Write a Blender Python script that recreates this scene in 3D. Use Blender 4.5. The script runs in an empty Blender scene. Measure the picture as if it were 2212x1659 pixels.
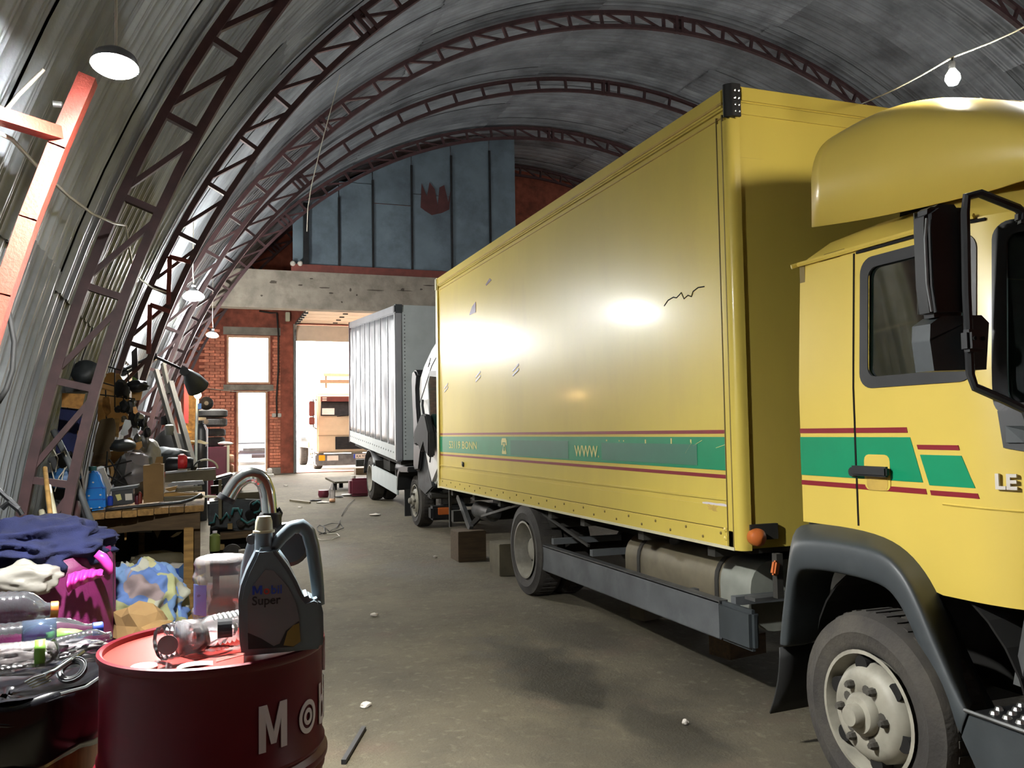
import bpy, bmesh, math, random
from math import sin, cos, pi, radians, sqrt, atan2, hypot
from mathutils import Vector, Matrix, noise

S = bpy.context.scene
COL = S.collection
random.seed(11)

# ------------------------------------------------------------------ camera
cam_data = bpy.data.cameras.new('camera'); cam = bpy.data.objects.new('camera', cam_data); COL.objects.link(cam)
YAW, PITCH, ROLL = radians(20.036), radians(3.1529), 0.0157
FW = Vector((sin(YAW)*cos(PITCH), cos(YAW)*cos(PITCH), sin(PITCH)))
RT = Vector((cos(YAW), -sin(YAW), 0)); UP = RT.cross(FW)
rr = RT*cos(ROLL) - UP*sin(ROLL); uu = RT*sin(ROLL) + UP*cos(ROLL)
cam.matrix_world = Matrix(((rr.x, uu.x, -FW.x, 0), (rr.y, uu.y, -FW.y, 0), (rr.z, uu.z, -FW.z, 1.55), (0, 0, 0, 1)))
cam_data.sensor_width = 36; cam_data.lens = 36*1850/2212
cam_data.clip_start = .05; cam_data.clip_end = 300
S.camera = cam

# ------------------------------------------------------------------ sky, view
world = bpy.data.worlds.new('world'); S.world = world; world.use_nodes = True
wb = world.node_tree.nodes['Background']
wb.inputs[0].default_value = (1.0, .965, .93, 1); wb.inputs[1].default_value = 20.0
vs = S.view_settings
vs.view_transform = 'Standard'; vs.look = 'None'; vs.gamma = 1; vs.exposure = 0.4; vs.use_curve_mapping = False
cy = S.cycles
cy.max_bounces = 7; cy.diffuse_bounces = 4; cy.glossy_bounces = 4; cy.transmission_bounces = 6; cy.transparent_max_bounces = 12
cy.sample_clamp_indirect = 6; cy.caustics_reflective = False; cy.caustics_refractive = False
LAMP = 520.0          # radiance of the white hangar lamps
BULB = 650.0          # radiance of the bare bulbs

# ------------------------------------------------------------------ materials
def hexl(h):
    r = []
    for i in (1, 3, 5):
        c = int(h[i:i+2], 16)/255
        r.append(c/12.92 if c <= .04045 else ((c+.055)/1.055)**2.4)
    return tuple(r)

def mat(name, col, rough=.6, metal=0., var=.15, scale=6., bump=.0, bscale=60., dirt=None, dirt_amt=.5, dscale=2., stretch=(1, 1, 1), spec=.5, coat=0., rnd=0., emit=None):
    """procedural surface: base colour with noise variation, optional dirt, fine bump, per-object tone (rnd)"""
    m = bpy.data.materials.new(name); m.use_nodes = True
    nt = m.node_tree; N = nt.nodes; L = nt.links; b = N['Principled BSDF']
    if isinstance(col, str): col = hexl(col)
    b.inputs['Roughness'].default_value = rough; b.inputs['Metallic'].default_value = metal
    b.inputs['Specular IOR Level'].default_value = spec
    if coat: b.inputs['Coat Weight'].default_value = coat; b.inputs['Coat Roughness'].default_value = .12
    if emit:
        b.inputs['Emission Color'].default_value = (*col, 1); b.inputs['Emission Strength'].default_value = emit
        b.inputs['Base Color'].default_value = (*col, 1); return m
    tc = N.new('ShaderNodeTexCoord'); mp = N.new('ShaderNodeMapping'); mp.inputs['Scale'].default_value = stretch
    if rnd:
        o0 = N.new('ShaderNodeObjectInfo'); am = N.new('ShaderNodeVectorMath'); am.operation = 'MULTIPLY_ADD'; am.inputs[1].default_value = (37, 23, 51)
        L.new(o0.outputs['Random'], am.inputs[0]); L.new(tc.outputs['Object'], am.inputs[2]); L.new(am.outputs[0], mp.inputs[0])
    else: L.new(tc.outputs['Object'], mp.inputs[0])
    nz = N.new('ShaderNodeTexNoise'); nz.inputs['Scale'].default_value = scale; nz.inputs['Detail'].default_value = 6
    L.new(mp.outputs[0], nz.inputs['Vector'])
    mx = N.new('ShaderNodeMix'); mx.data_type = 'RGBA'
    mx.inputs['A'].default_value = (*[max(0, c*(1-var)) for c in col], 1); mx.inputs['B'].default_value = (*[min(1, c*(1+var)) for c in col], 1)
    cr = N.new('ShaderNodeMapRange'); cr.inputs[1].default_value = .3; cr.inputs[2].default_value = .7
    L.new(nz.outputs[0], cr.inputs[0]); L.new(cr.outputs[0], mx.inputs['Factor'])
    out = mx.outputs['Result']
    if dirt:
        if isinstance(dirt, str): dirt = hexl(dirt)
        n2 = N.new('ShaderNodeTexNoise'); n2.inputs['Scale'].default_value = dscale; n2.inputs['Detail'].default_value = 8; n2.inputs['Roughness'].default_value = .65
        L.new(mp.outputs[0], n2.inputs['Vector'])
        r2 = N.new('ShaderNodeMapRange'); r2.inputs[1].default_value = .48; r2.inputs[2].default_value = .68; r2.inputs[4].default_value = dirt_amt
        L.new(n2.outputs[0], r2.inputs[0])
        m2 = N.new('ShaderNodeMix'); m2.data_type = 'RGBA'; m2.inputs['B'].default_value = (*dirt, 1)
        L.new(out, m2.inputs['A']); L.new(r2.outputs[0], m2.inputs['Factor']); out = m2.outputs['Result']
    if rnd:
        oi = N.new('ShaderNodeObjectInfo'); hs = N.new('ShaderNodeHueSaturation')
        r3 = N.new('ShaderNodeMapRange'); r3.inputs[3].default_value = 1-rnd; r3.inputs[4].default_value = 1+rnd
        L.new(oi.outputs['Random'], r3.inputs[0]); L.new(r3.outputs[0], hs.inputs['Value']); L.new(out, hs.inputs['Color']); out = hs.outputs[0]
    L.new(out, b.inputs['Base Color'])
    if bump:
        n3 = N.new('ShaderNodeTexNoise'); n3.inputs['Scale'].default_value = bscale; n3.inputs['Detail'].default_value = 5
        L.new(mp.outputs[0], n3.inputs['Vector'])
        bp = N.new('ShaderNodeBump'); bp.inputs['Strength'].default_value = bump; bp.inputs['Distance'].default_value = .02
        L.new(n3.outputs[0], bp.inputs['Height']); L.new(bp.outputs[0], b.inputs['Normal'])
    return m

def clear_mat(name, tint=(1, 1, 1), haze=.18, hazecol=(.9, .9, .95), rough=.08, refl=1.0):
    """thin clear sheet: see-through with a fresnel gloss and a little milky haze"""
    m = bpy.data.materials.new(name); m.use_nodes = True
    nt = m.node_tree; N = nt.nodes; L = nt.links; N.remove(N['Principled BSDF']); o = N['Material Output']
    t = N.new('ShaderNodeBsdfTransparent'); t.inputs[0].default_value = (*tint, 1)
    d = N.new('ShaderNodeBsdfDiffuse'); d.inputs[0].default_value = (*hazecol, 1)
    g = N.new('ShaderNodeBsdfGlossy'); g.inputs['Roughness'].default_value = rough
    m1 = N.new('ShaderNodeMixShader'); m1.inputs[0].default_value = haze
    lw = N.new('ShaderNodeFresnel'); lw.inputs[0].default_value = 1.45
    mu = N.new('ShaderNodeMath'); mu.operation = 'MULTIPLY'; mu.inputs[1].default_value = refl; mu.use_clamp = True
    m2 = N.new('ShaderNodeMixShader')
    L.new(t.outputs[0], m1.inputs[1]); L.new(d.outputs[0], m1.inputs[2]); L.new(lw.outputs[0], mu.inputs[0])
    L.new(mu.outputs[0], m2.inputs[0]); L.new(m1.outputs[0], m2.inputs[1]); L.new(g.outputs[0], m2.inputs[2]); L.new(m2.outputs[0], o.inputs[0])
    return m

M = {}
def defm(k, *a, **kw): M[k] = mat(k, *a, **kw); return M[k]
defm('galv', '#8e9399', rough=.45, metal=.35, var=.3, scale=1.6, dirt='#46464b', dirt_amt=.55, dscale=1.1, stretch=(1, 1, 1), rnd=.22, bump=.12, bscale=25)
defm('galv_back', '#3c3c3e', rough=.9)
defm('rust_steel', '#432a2c', rough=.6, var=.3, scale=9, dirt='#2c1c1c', dscale=3)
defm('red_paint', '#74291d', rough=.45, var=.15, scale=12, dirt='#7a2a20', dscale=5, bump=.15, bscale=90)
defm('brick', '#cf8266', rough=.85, var=.25, scale=14, rnd=.25, bump=.3, bscale=60)
defm('brick_wall', '#93503e', rough=.9, var=.3, scale=6, dirt='#4d2a22', dscale=2)
defm('mortar', '#8a6a5c', rough=.95)
defm('concrete', '#8b8377', rough=.9, var=.22, scale=3, dirt='#5c544a', dscale=2.5, bump=.4, bscale=14)
defm('concrete_chip', '#4c443c', rough=.95, var=.2)
defm('panel_blue', '#6b7a85', rough=.5, metal=.25, var=.18, scale=2, dirt='#38424a', dscale=1.2, rnd=.08)
defm('panel_rust', '#4c2a2a', rough=.9, var=.2)
defm('channel_red', '#6d3830', rough=.6, dirt='#3d2420')
defm('cream_panel', '#d8c4ae', rough=.6, var=.06)
defm('steel', '#9a9a98', rough=.35, metal=.9, var=.15)
defm('chrome', '#c8ccc8', rough=.16, metal=1, var=.06)
defm('dull_alu', '#8b867a', rough=.5, metal=.4, var=.18, scale=5, dirt='#5a5244', dscale=3)
defm('frame_tan', '#c89a78', rough=.6)
defm('yellow', '#c6b153', rough=.34, var=.05, scale=1.6, dirt='#ab9050', dirt_amt=.3, dscale=1.2, bump=.05, bscale=2.2, coat=.14, spec=.24, stretch=(1, 1, .35))
defm('yellow_cab', '#c9b052', rough=.34, var=.04, scale=2, coat=.15)
defm('yellow_trim', '#b99a4a', rough=.4, var=.1, scale=4, dirt='#7a6a3a', dscale=5)
defm('yellow_dark', '#6b5a26', rough=.6)
defm('green', '#0b8058', rough=.35, var=.06, coat=.2)
defm('green_patch', '#2a6650', rough=.5, var=.08)
defm('maroon', '#7a1c26', rough=.35, var=.06)
defm('letter_cream', '#c9c07a', rough=.5, var=.1)
defm('purple', '#4a2348', rough=.4, var=.1)
defm('black_plastic', '#1b1c1e', rough=.45, var=.2, scale=8)
defm('fender_grey', '#2f3437', rough=.5, var=.18, scale=5, dirt='#44494b', dscale=3, dirt_amt=.4)
defm('rubber', '#2e2b28', rough=.85, var=.25, scale=10, dirt='#4f4a40', dscale=3, bump=.2, bscale=60)
defm('rubber_dark', '#161616', rough=.7, var=.2)
defm('rim_grey', '#8a867a', rough=.55, var=.2, scale=9, dirt='#4d4840', dscale=4)
defm('rim_dark', '#3d3a34', rough=.7, var=.3, scale=9)
defm('plank_dark', '#38332a', rough=.85, var=.3, scale=5, dirt='#24211b', dscale=3)
defm('pink_tone', '#a5525c', rough=.5)
defm('chassis', '#26241f', rough=.8, var=.35, scale=7)
defm('bar_grey', '#5b5e60', rough=.55, metal=.2, var=.22, scale=4, dirt='#33353a', dscale=2.4)
defm('tank', '#6e6653', rough=.6, metal=.2, var=.2, scale=5, dirt='#4b4436', dscale=2)
defm('tank_end', '#7e8078', rough=.6, var=.15)
defm('amber', '#b4602c', rough=.35, var=.1)
defm('hole', '#0a0806', rough=1, var=0)
defm('white_paint', '#c9cac8', rough=.35, var=.06)
defm('grey_box', '#95979c', rough=.40, metal=.3, var=.08, scale=2)
defm('grey_front', '#a6adad', rough=.55, var=.06)
defm('cream_truck', '#c4b698', rough=.5, var=.06)
defm('cream_dark', '#8f8068', rough=.6, var=.1)
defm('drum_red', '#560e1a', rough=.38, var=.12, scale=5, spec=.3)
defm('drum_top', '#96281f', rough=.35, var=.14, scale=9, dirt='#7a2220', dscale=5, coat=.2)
defm('text_white', '#c9c3cb', rough=.5, var=.05)
defm('jug', '#66727a', rough=.32, metal=.15, var=.08)
defm('jug_label', '#6a676c', rough=.4, var=.1)
defm('blue_print', '#1c3a9a', rough=.5)
defm('red_print', '#b02a20', rough=.5)
defm('dark_print', '#15151a', rough=.5)
defm('gold_print', '#77602c', rough=.5, var=.3)
defm('cream_plastic', '#c3bda0', rough=.45, var=.06)
defm('navy_cloth', '#151b40', rough=.95, var=.3, scale=8, bump=.3, bscale=180)
defm('magenta', '#64184a', rough=.5, var=.15, scale=14, bump=.15, bscale=120)
defm('pink_bag', '#d23da6', rough=.35, var=.12)
defm('white_bag', '#8a867f', rough=.35, var=.1)
defm('black_bag', '#0c0c10', rough=.22, var=.2)
defm('can_gold', '#8a6238', rough=.4, metal=.3, var=.35, scale=6, stretch=(6, 6, .6))
defm('quilt_blue', '#5a78b8', rough=.9, var=.2, scale=7)
defm('cardboard', '#7a5f3a', rough=.9, var=.1, scale=9)
defm('cardboard_lit', '#b8905a', rough=.9, var=.1, scale=9)  # lighter copy of cardboard: lamplight on the wall pieces put into the colour
defm('cardboard_dark', '#7c6038', rough=.9, var=.15)
defm('wood', '#96743f', rough=.8, var=.3, scale=4, stretch=(1, 8, 8), dirt='#5d4324', dscale=3, rnd=.2)
defm('wood_x', '#8a6a3c', rough=.8, var=.3, scale=4, stretch=(8, 1, 8), dirt='#4d371e', dscale=3, rnd=.25)
defm('wood_dark', '#4b3b26', rough=.85, var=.3, scale=5, stretch=(1, 7, 7), rnd=.2)
defm('wood_grey', '#57503f', rough=.85, var=.3, scale=5, rnd=.2)
defm('osb', '#9c7038', rough=.85, var=.4, scale=22)
defm('leather', '#574932', rough=.7, var=.2)
defm('blue_plastic', '#1473c4', rough=.3, var=.1)
defm('blue_crate', '#0d48a0', rough=.45, var=.12)
defm('blue_dim', '#28507a', rough=.5, var=.2)
defm('engine', '#34383a', rough=.5, metal=.5, var=.4, scale=12, dirt='#1c1a18', dscale=5)
defm('teal', '#2c6a6c', rough=.5, var=.2)
defm('olive', '#5f6a33', rough=.5)
defm('cabinet_red', '#5c1c2c', rough=.45, var=.12, dirt='#3a1820')
defm('red_bright', '#c02a2e', rough=.5, var=.1)
defm('paper', '#c4beb4', rough=.8, var=.08)
defm('dark_metal', '#2b2c2e', rough=.45, metal=.6, var=.3, scale=9)
defm('grey_metal', '#6b6c6c', rough=.4, metal=.7, var=.25, scale=9)
defm('wire', '#1e1b18', rough=.7)
defm('wire_white', '#b3ae9f', rough=.5)
defm('car_grey', '#26232a', rough=.3, var=.05)
defm('outside_ground', '#b5a798', rough=.95, var=.12, scale=1.5)
defm('outside_wall', '#d8d2c8', rough=.9)
for k_, f_ in (('near', 11.0), ('mid', 1.8), ('far', 3.6), ('wall', 1.4), ('crown', .8)): defm('glow_'+k_, (1, 1, .96), emit=LAMP*f_)  # wall and crown glow belong to the added, unseen fill lamps
defm('glow_bulb', (1, .93, .78), emit=BULB)
defm('glow_warm', (1, .62, .22), emit=160.)
defm('yellow_lens', '#e09a1c', rough=.3)
defm('apple_green', '#5f8a2c', rough=.5)
M['pet'] = clear_mat('pet', (.93, .94, .96), .05, (.5, .5, .55), .1, 1.3)
M['pet_milky'] = clear_mat('pet_milky', (.93, .92, .92), .26, (.42, .38, .38), .2, 1.0)
M['pet_blue'] = clear_mat('pet_blue', (.72, .82, .95), .12, (.25, .35, .55), .1, 1.3)
M['glass_dark'] = clear_mat('glass_dark', (.22, .34, .32), .12, (.07, .16, .14), .05, .8)
M['glass'] = clear_mat('glass', (.97, .98, .98), .02, (.9, .9, .9), .02, 1.)

# ------------------------------------------------------------------ mesh builder
class MB:
    def __init__(s): s.v = []; s.f = []
    def add(s, vs, fs):
        n = len(s.v); s.v += [tuple(v) for v in vs]; s.f += [tuple(i+n for i in f) for f in fs]; return s
    def box(s, lo, hi):
        x0, y0, z0 = lo; x1, y1, z1 = hi
        return s.add([(x0,y0,z0),(x1,y0,z0),(x1,y1,z0),(x0,y1,z0),(x0,y0,z1),(x1,y0,z1),(x1,y1,z1),(x0,y1,z1)],
                     [(0,3,2,1),(4,5,6,7),(0,1,5,4),(1,2,6,5),(2,3,7,6),(3,0,4,7)])
    def obox(s, c, size, rx=0, ry=0, rz=0):
        R = Matrix.Rotation(rz, 3, 'Z') @ Matrix.Rotation(ry, 3, 'Y') @ Matrix.Rotation(rx, 3, 'X')
        h = [v/2 for v in size]; vs = []
        for z in (-1, 1):
            for x, y in ((-1,-1),(1,-1),(1,1),(-1,1)):
                vs.append(Vector(c) + R @ Vector((x*h[0], y*h[1], z*h[2])))
        return s.add(vs, [(0,3,2,1),(4,5,6,7),(0,1,5,4),(1,2,6,5),(2,3,7,6),(3,0,4,7)])
    def bar(s, a, b, w, h=None, up=(0, 0, 1)):
        a, b = Vector(a), Vector(b); h = h or w; d = (b-a).normalized(); u = Vector(up)
        if abs(d.dot(u)) > .98: u = Vector((1, 0, 0))
        x = d.cross(u).normalized(); y = x.cross(d)
        vs = []
        for p in (a, b):
            for sx, sy in ((-1,-1),(1,-1),(1,1),(-1,1)): vs.append(p + x*(sx*w/2) + y*(sy*h/2))
        return s.add(vs, [(0,1,2,3),(7,6,5,4),(0,4,5,1),(1,5,6,2),(2,6,7,3),(3,7,4,0)])
    def tube(s, pts, r, n=8, cap=True):
        pts = [Vector(p) for p in pts]; k = len(pts); rs = r if isinstance(r, (list, tuple)) else [r]*k
        t0 = (pts[1]-pts[0]).normalized(); u = Vector((0, 0, 1))
        if abs(t0.dot(u)) > .9: u = Vector((1, 0, 0))
        x = t0.cross(u).normalized(); vs = []
        for i, p in enumerate(pts):
            t = (pts[min(i+1, k-1)] - pts[max(i-1, 0)])
            if t.length < 1e-9: t = t0
            t.normalize(); x = (x - t*x.dot(t)); 
            if x.length < 1e-6: x = t.orthogonal()
            x.normalize(); y = t.cross(x)
            for j in range(n):
                a = 2*pi*j/n; vs.append(p + x*(cos(a)*rs[i]) + y*(sin(a)*rs[i]))
        fs = [(i*n+j, i*n+(j+1) % n, (i+1)*n+(j+1) % n, (i+1)*n+j) for i in range(k-1) for j in range(n)]
        if cap: fs += [tuple(range(n-1, -1, -1)), tuple(range((k-1)*n, k*n))]
        return s.add(vs, fs)
    def lathe(s, prof, n=24, axis='Z', c=(0, 0, 0), amp=0., seed=0, cap0=True):
        """prof: (radius, along-axis) pairs"""
        vs = []; c = Vector(c)
        for i, (r, h) in enumerate(prof):
            for j in range(n):
                a = 2*pi*j/n; q = r
                if amp: q = r*(1 + amp*noise.noise(Vector((cos(a)*2+seed, sin(a)*2, h*14+seed))))
                p = {'Z': (q*cos(a), q*sin(a), h), 'X': (h, q*cos(a), q*sin(a)), 'Y': (q*sin(a), h, q*cos(a))}[axis]
                vs.append(c + Vector(p))
        k = len(prof)
        fs = [(i*n+j, i*n+(j+1) % n, (i+1)*n+(j+1) % n, (i+1)*n+j) for i in range(k-1) for j in range(n)]
        closed = prof[0] == prof[-1]
        if prof[0][0] > 1e-5 and cap0 and not closed: fs.append(tuple(range(n-1, -1, -1)))
        if prof[-1][0] > 1e-5 and not closed: fs.append(tuple(range((k-1)*n, k*n)))
        return s.add(vs, fs)
    def prism(s, poly, fn, d0, d1):
        """2-D outline swept between depths d0 and d1; fn(u, v, d) -> point"""
        n = len(poly)
        vs = [fn(u, v, d0) for u, v in poly] + [fn(u, v, d1) for u, v in poly]
        return s.add(vs, [tuple(range(n-1, -1, -1)), tuple(range(n, 2*n))] + [(i, (i+1) % n, n+(i+1) % n, n+i) for i in range(n)])
    def grid(s, fn, nu, nv, skip=None, wrap=False):
        vs = [fn(i/nu, j/nv) for j in range(nv+1) for i in range(nu+1)]
        fs = [(j*(nu+1)+i, j*(nu+1)+i+1, (j+1)*(nu+1)+i+1, (j+1)*(nu+1)+i) for j in range(nv) for i in range(nu) if not (skip and skip(i, j))]
        return s.add(vs, fs)
    def blob(s, c, rad, amp=.15, freq=3., seed=0, sub=3, flat=None, ridged=False):
        bm = bmesh.new(); bmesh.ops.create_icosphere(bm, subdivisions=sub, radius=1)
        vs = []
        for v in bm.verts:
            p = v.co; q = p*freq + Vector((seed*7.3, seed*3.1, seed*1.7))
            d = noise.noise(q) + .5*noise.noise(q*2.1)
            if ridged: d = .5 - abs(noise.noise(q))*1.6 + .4*noise.noise(q*2.3)
            w = p*(1+amp*d); z = w.z
            if flat is not None: z = max(z, flat)
            vs.append((c[0]+w.x*rad[0], c[1]+w.y*rad[1], c[2]+z*rad[2]))
        s.add(vs, [tuple(v.index for v in f.verts) for f in bm.faces]); bm.free(); return s

def obj(name, mb, m, parent=None, smooth=False, bevel=0., kind=None, label=None, thick=0., auto=None):
    me = bpy.data.meshes.new(name); me.from_pydata(mb.v, [], mb.f); me.validate(); me.update()
    bm = bmesh.new(); bm.from_mesh(me)
    if bevel:
        bmesh.ops.bevel(bm, geom=[e for e in bm.edges if e.is_manifold and e.calc_face_angle(0) > .5], offset=bevel, segments=2, affect='EDGES', clamp_overlap=True)
    bmesh.ops.recalc_face_normals(bm, faces=bm.faces); bm.to_mesh(me); bm.free()
    if smooth:
        me.polygons.foreach_set('use_smooth', [True]*len(me.polygons))
        if smooth != 'all': me.set_sharp_from_angle(angle=radians(38 if smooth is True else smooth))
    o = bpy.data.objects.new(name, me); COL.objects.link(o); me.materials.append(m if not isinstance(m, str) else M[m])
    if parent: link(o, parent)
    if kind: o['kind'] = kind
    if label: o['label'] = label
    if thick:
        md = o.modifiers.new('thickness', 'SOLIDIFY'); md.thickness = thick; md.offset = 0
    return o
def link(o, parent):
    o.parent = parent; o.matrix_parent_inverse = Matrix.Translation(-parent.location) if parent.type == 'EMPTY' and not parent.parent else Matrix.Identity(4)
def thing(name, label, cat, loc=(0, 0, 0), group=None):
    o = bpy.data.objects.new(name, None); o.empty_display_size = .1; COL.objects.link(o); o.location = loc
    o['label'] = label; o['category'] = cat
    if group: o['group'] = group
    return o
def tag(o, label, cat, group=None):
    o['label'] = label; o['category'] = cat
    if group: o['group'] = group
    return o
def struct(name, mb, m, parent=None, **k):
    o = obj(name, mb, m, parent, **k)
    if not parent: o['kind'] = 'structure'
    return o
def copy_tree(o, parent=None):
    c = o.copy(); COL.objects.link(c)
    if parent: c.parent = parent
    for ch in list(o.children): copy_tree(ch, c)
    return c
def dup(root, loc, rot=None, label=None, group=None, scale=None):
    c = copy_tree(root); c.location = loc
    if rot: c.rotation_euler = rot
    if scale: c.scale = (scale,)*3
    if label: c['label'] = label
    if group: c['group'] = group
    return c
def text_mb(txt, size, fn, depth=.004, bold=0., spacing=1.0, align='LEFT'):
    """lettering as geometry: fn(u, v, d) places a letter point (u along, v up, d out)"""
    cu = bpy.data.curves.new('letters', 'FONT'); cu.body = txt; cu.size = size; cu.extrude = depth/2; cu.offset = bold
    cu.space_character = spacing; cu.align_x = align; cu.resolution_u = 3
    t = bpy.data.objects.new('letters', cu); COL.objects.link(t)
    dg = bpy.context.evaluated_depsgraph_get(); dg.update()
    me = bpy.data.meshes.new_from_object(t.evaluated_get(dg))
    mb = MB(); mb.add([fn(v.co.x, v.co.y, v.co.z) for v in me.vertices], [tuple(p.vertices) for p in me.polygons])
    bpy.data.objects.remove(t); bpy.data.curves.remove(cu); bpy.data.meshes.remove(me)
    return mb
def letters(txt, size, fn, m, parent, depth=.004, bold=0., spacing=1.0, name='letter'):
    """each letter its own mesh: pieces of the flat text are grouped where they overlap along the line"""
    flat = text_mb(txt, size, lambda u, v, d: (u, v, d), depth, bold, spacing)
    bm = bmesh.new(); vs = [bm.verts.new(v) for v in flat.v]
    for f in flat.f:
        try: bm.faces.new([vs[i] for i in f])
        except ValueError: pass
    bmesh.ops.remove_doubles(bm, verts=bm.verts, dist=1e-6); bm.verts.ensure_lookup_table(); bm.verts.index_update()
    seen, isl = set(), []
    for v in bm.verts:
        if v.index in seen: continue
        st, grp = [v], []; seen.add(v.index)
        while st:
            q = st.pop(); grp.append(q)
            for e in q.link_edges:
                w = e.other_vert(q)
                if w.index not in seen: seen.add(w.index); st.append(w)
        isl.append((min(q.co.x for q in grp), max(q.co.x for q in grp), grp))
    isl.sort(key=lambda t: t[0]); groups = []
    for a, b, g in isl:
        if groups and a < groups[-1][1] - size*.04: groups[-1][1] = max(b, groups[-1][1]); groups[-1][2] += g
        else: groups.append([a, b, list(g)])
    for a, b, g in groups:
        ix = {q.index: i for i, q in enumerate(g)}
        fs = {f for q in g for f in q.link_faces}
        obj(name, MB().add([fn(*q.co) for q in g], [tuple(ix[w.index] for w in f.verts) for f in fs]), m, parent)
    bm.free()
def sm(a, b, t):
    t = min(1, max(0, (t-a)/(b-a))); return t*t*(3-2*t)
def lerp(a, b, t): return a+(b-a)*t
def arc(c, r, a0, a1, n, pl='XZ'):
    o = []
    for i in range(n+1):
        a = a0+(a1-a0)*i/n
        o.append({'XZ': (c[0]+r*cos(a), c[1], c[2]+r*sin(a)), 'YZ': (c[0], c[1]+r*cos(a), c[2]+r*sin(a)), 'XY': (c[0]+r*cos(a), c[1]+r*sin(a), c[2])}[pl])
    return o

# ================================================================== the hangar shell
AX, AZ, RIN, ROUT, RSH = 8.284, -.318, 9.19, 9.44, 9.54   # arch axis and radii
Y0, Y1 = -5.5, 23.2                                         # behind the camera .. gable
def floor_z(x, y):
    z = 0.
    if y > 10: z = .009*(y-10)**2 if y < 12.5 else .05625+.045*(y-12.5)
    z = min(z, .55)
    return z - .14*sm(1.0, 2.5, x)*(1-sm(3.5, 7.5, y))

def floor_fn(u, v):
    x = lerp(-1.6, 18.2, u); y = lerp(Y0, Y1+.15, v)
    return (x, y, floor_z(x, y) + .012*noise.noise(Vector((x*.8, y*.8, 0))) + .004*noise.noise(Vector((x*4, y*4, 3))))
fm = bpy.data.materials.new('dirt_floor'); fm.use_nodes = True
def floor_material(m):
    nt = m.node_tree; N = nt.nodes; L = nt.links; b = N['Principled BSDF']; b.inputs['Roughness'].default_value = .85
    tc = N.new('ShaderNodeTexCoord')
    def nz(sc, det=6, rough=.6):
        n = N.new('ShaderNodeTexNoise'); n.inputs['Scale'].default_value = sc; n.inputs['Detail'].default_value = det; n.inputs['Roughness'].default_value = rough
        L.new(tc.outputs['Object'], n.inputs['Vector']); return n.outputs[0]
    def rng(x, a, b_, c=0., d=1.):
        r = N.new('ShaderNodeMapRange'); r.inputs[1].default_value = a; r.inputs[2].default_value = b_; r.inputs[3].default_value = c; r.inputs[4].default_value = d; L.new(x, r.inputs[0]); return r.outputs[0]
    def mix(f, a, b_):
        x = N.new('ShaderNodeMix'); x.data_type = 'RGBA'
        for k, v in (('A', a), ('B', b_)):
            if isinstance(v, tuple): x.inputs[k].default_value = (*v, 1)
            else: L.new(v, x.inputs[k])
        L.new(f, x.inputs['Factor']); return x.outputs['Result']
    c = mix(rng(nz(.7), .35, .65), hexl('#4a4436'), hexl('#615947'))
    c = mix(rng(nz(3.2, 8, .7), .5, .72, 0, .55), c, hexl('#373227'))
    c = mix(rng(nz(14, 4), .56, .7, 0, .5), c, hexl('#756d59'))
    c = mix(rng(nz(1.3, 5), .56, .68, 0, .35), c, hexl('#5e463c'))
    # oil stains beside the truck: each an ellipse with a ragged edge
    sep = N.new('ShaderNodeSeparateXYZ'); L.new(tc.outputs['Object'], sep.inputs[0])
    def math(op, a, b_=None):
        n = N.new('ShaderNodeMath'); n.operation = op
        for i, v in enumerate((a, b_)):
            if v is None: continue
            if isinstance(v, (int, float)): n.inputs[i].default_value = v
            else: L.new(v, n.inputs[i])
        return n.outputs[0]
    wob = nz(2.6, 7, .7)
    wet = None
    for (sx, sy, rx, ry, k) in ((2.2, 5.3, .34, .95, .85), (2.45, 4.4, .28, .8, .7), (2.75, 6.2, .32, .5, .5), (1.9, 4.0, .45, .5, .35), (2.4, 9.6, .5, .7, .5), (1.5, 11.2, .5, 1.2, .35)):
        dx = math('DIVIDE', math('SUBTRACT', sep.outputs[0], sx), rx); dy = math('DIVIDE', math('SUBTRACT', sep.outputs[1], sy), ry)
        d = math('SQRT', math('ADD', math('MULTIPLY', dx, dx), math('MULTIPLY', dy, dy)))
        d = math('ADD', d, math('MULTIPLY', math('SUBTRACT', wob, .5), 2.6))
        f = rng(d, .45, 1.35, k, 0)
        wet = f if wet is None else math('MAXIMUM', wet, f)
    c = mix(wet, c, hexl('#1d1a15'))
    L.new(c, b.inputs['Base Color'])
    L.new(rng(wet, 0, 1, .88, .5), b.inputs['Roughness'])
    bp = N.new('ShaderNodeBump'); bp.inputs['Strength'].default_value = .5; bp.inputs['Distance'].default_value = .03
    L.new(math('ADD', nz(9, 8, .7), math('MULTIPLY', nz(55, 4), .35)), bp.inputs['Height']); L.new(bp.outputs[0], b.inputs['Normal'])
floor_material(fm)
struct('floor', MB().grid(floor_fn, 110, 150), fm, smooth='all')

def on_arch(r, a, y): return (AX - r*cos(a), y, AZ + r*sin(a))     # a=0 at the left foot
shell = MB()
shell.grid(lambda u, v: on_arch(RSH+.07, lerp(radians(-4), radians(184), u), lerp(Y0-.1, Y1+.2, v)), 72, 2)
ceil = struct('ceiling', shell, 'galv_back', smooth='all', thick=.03)
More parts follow.
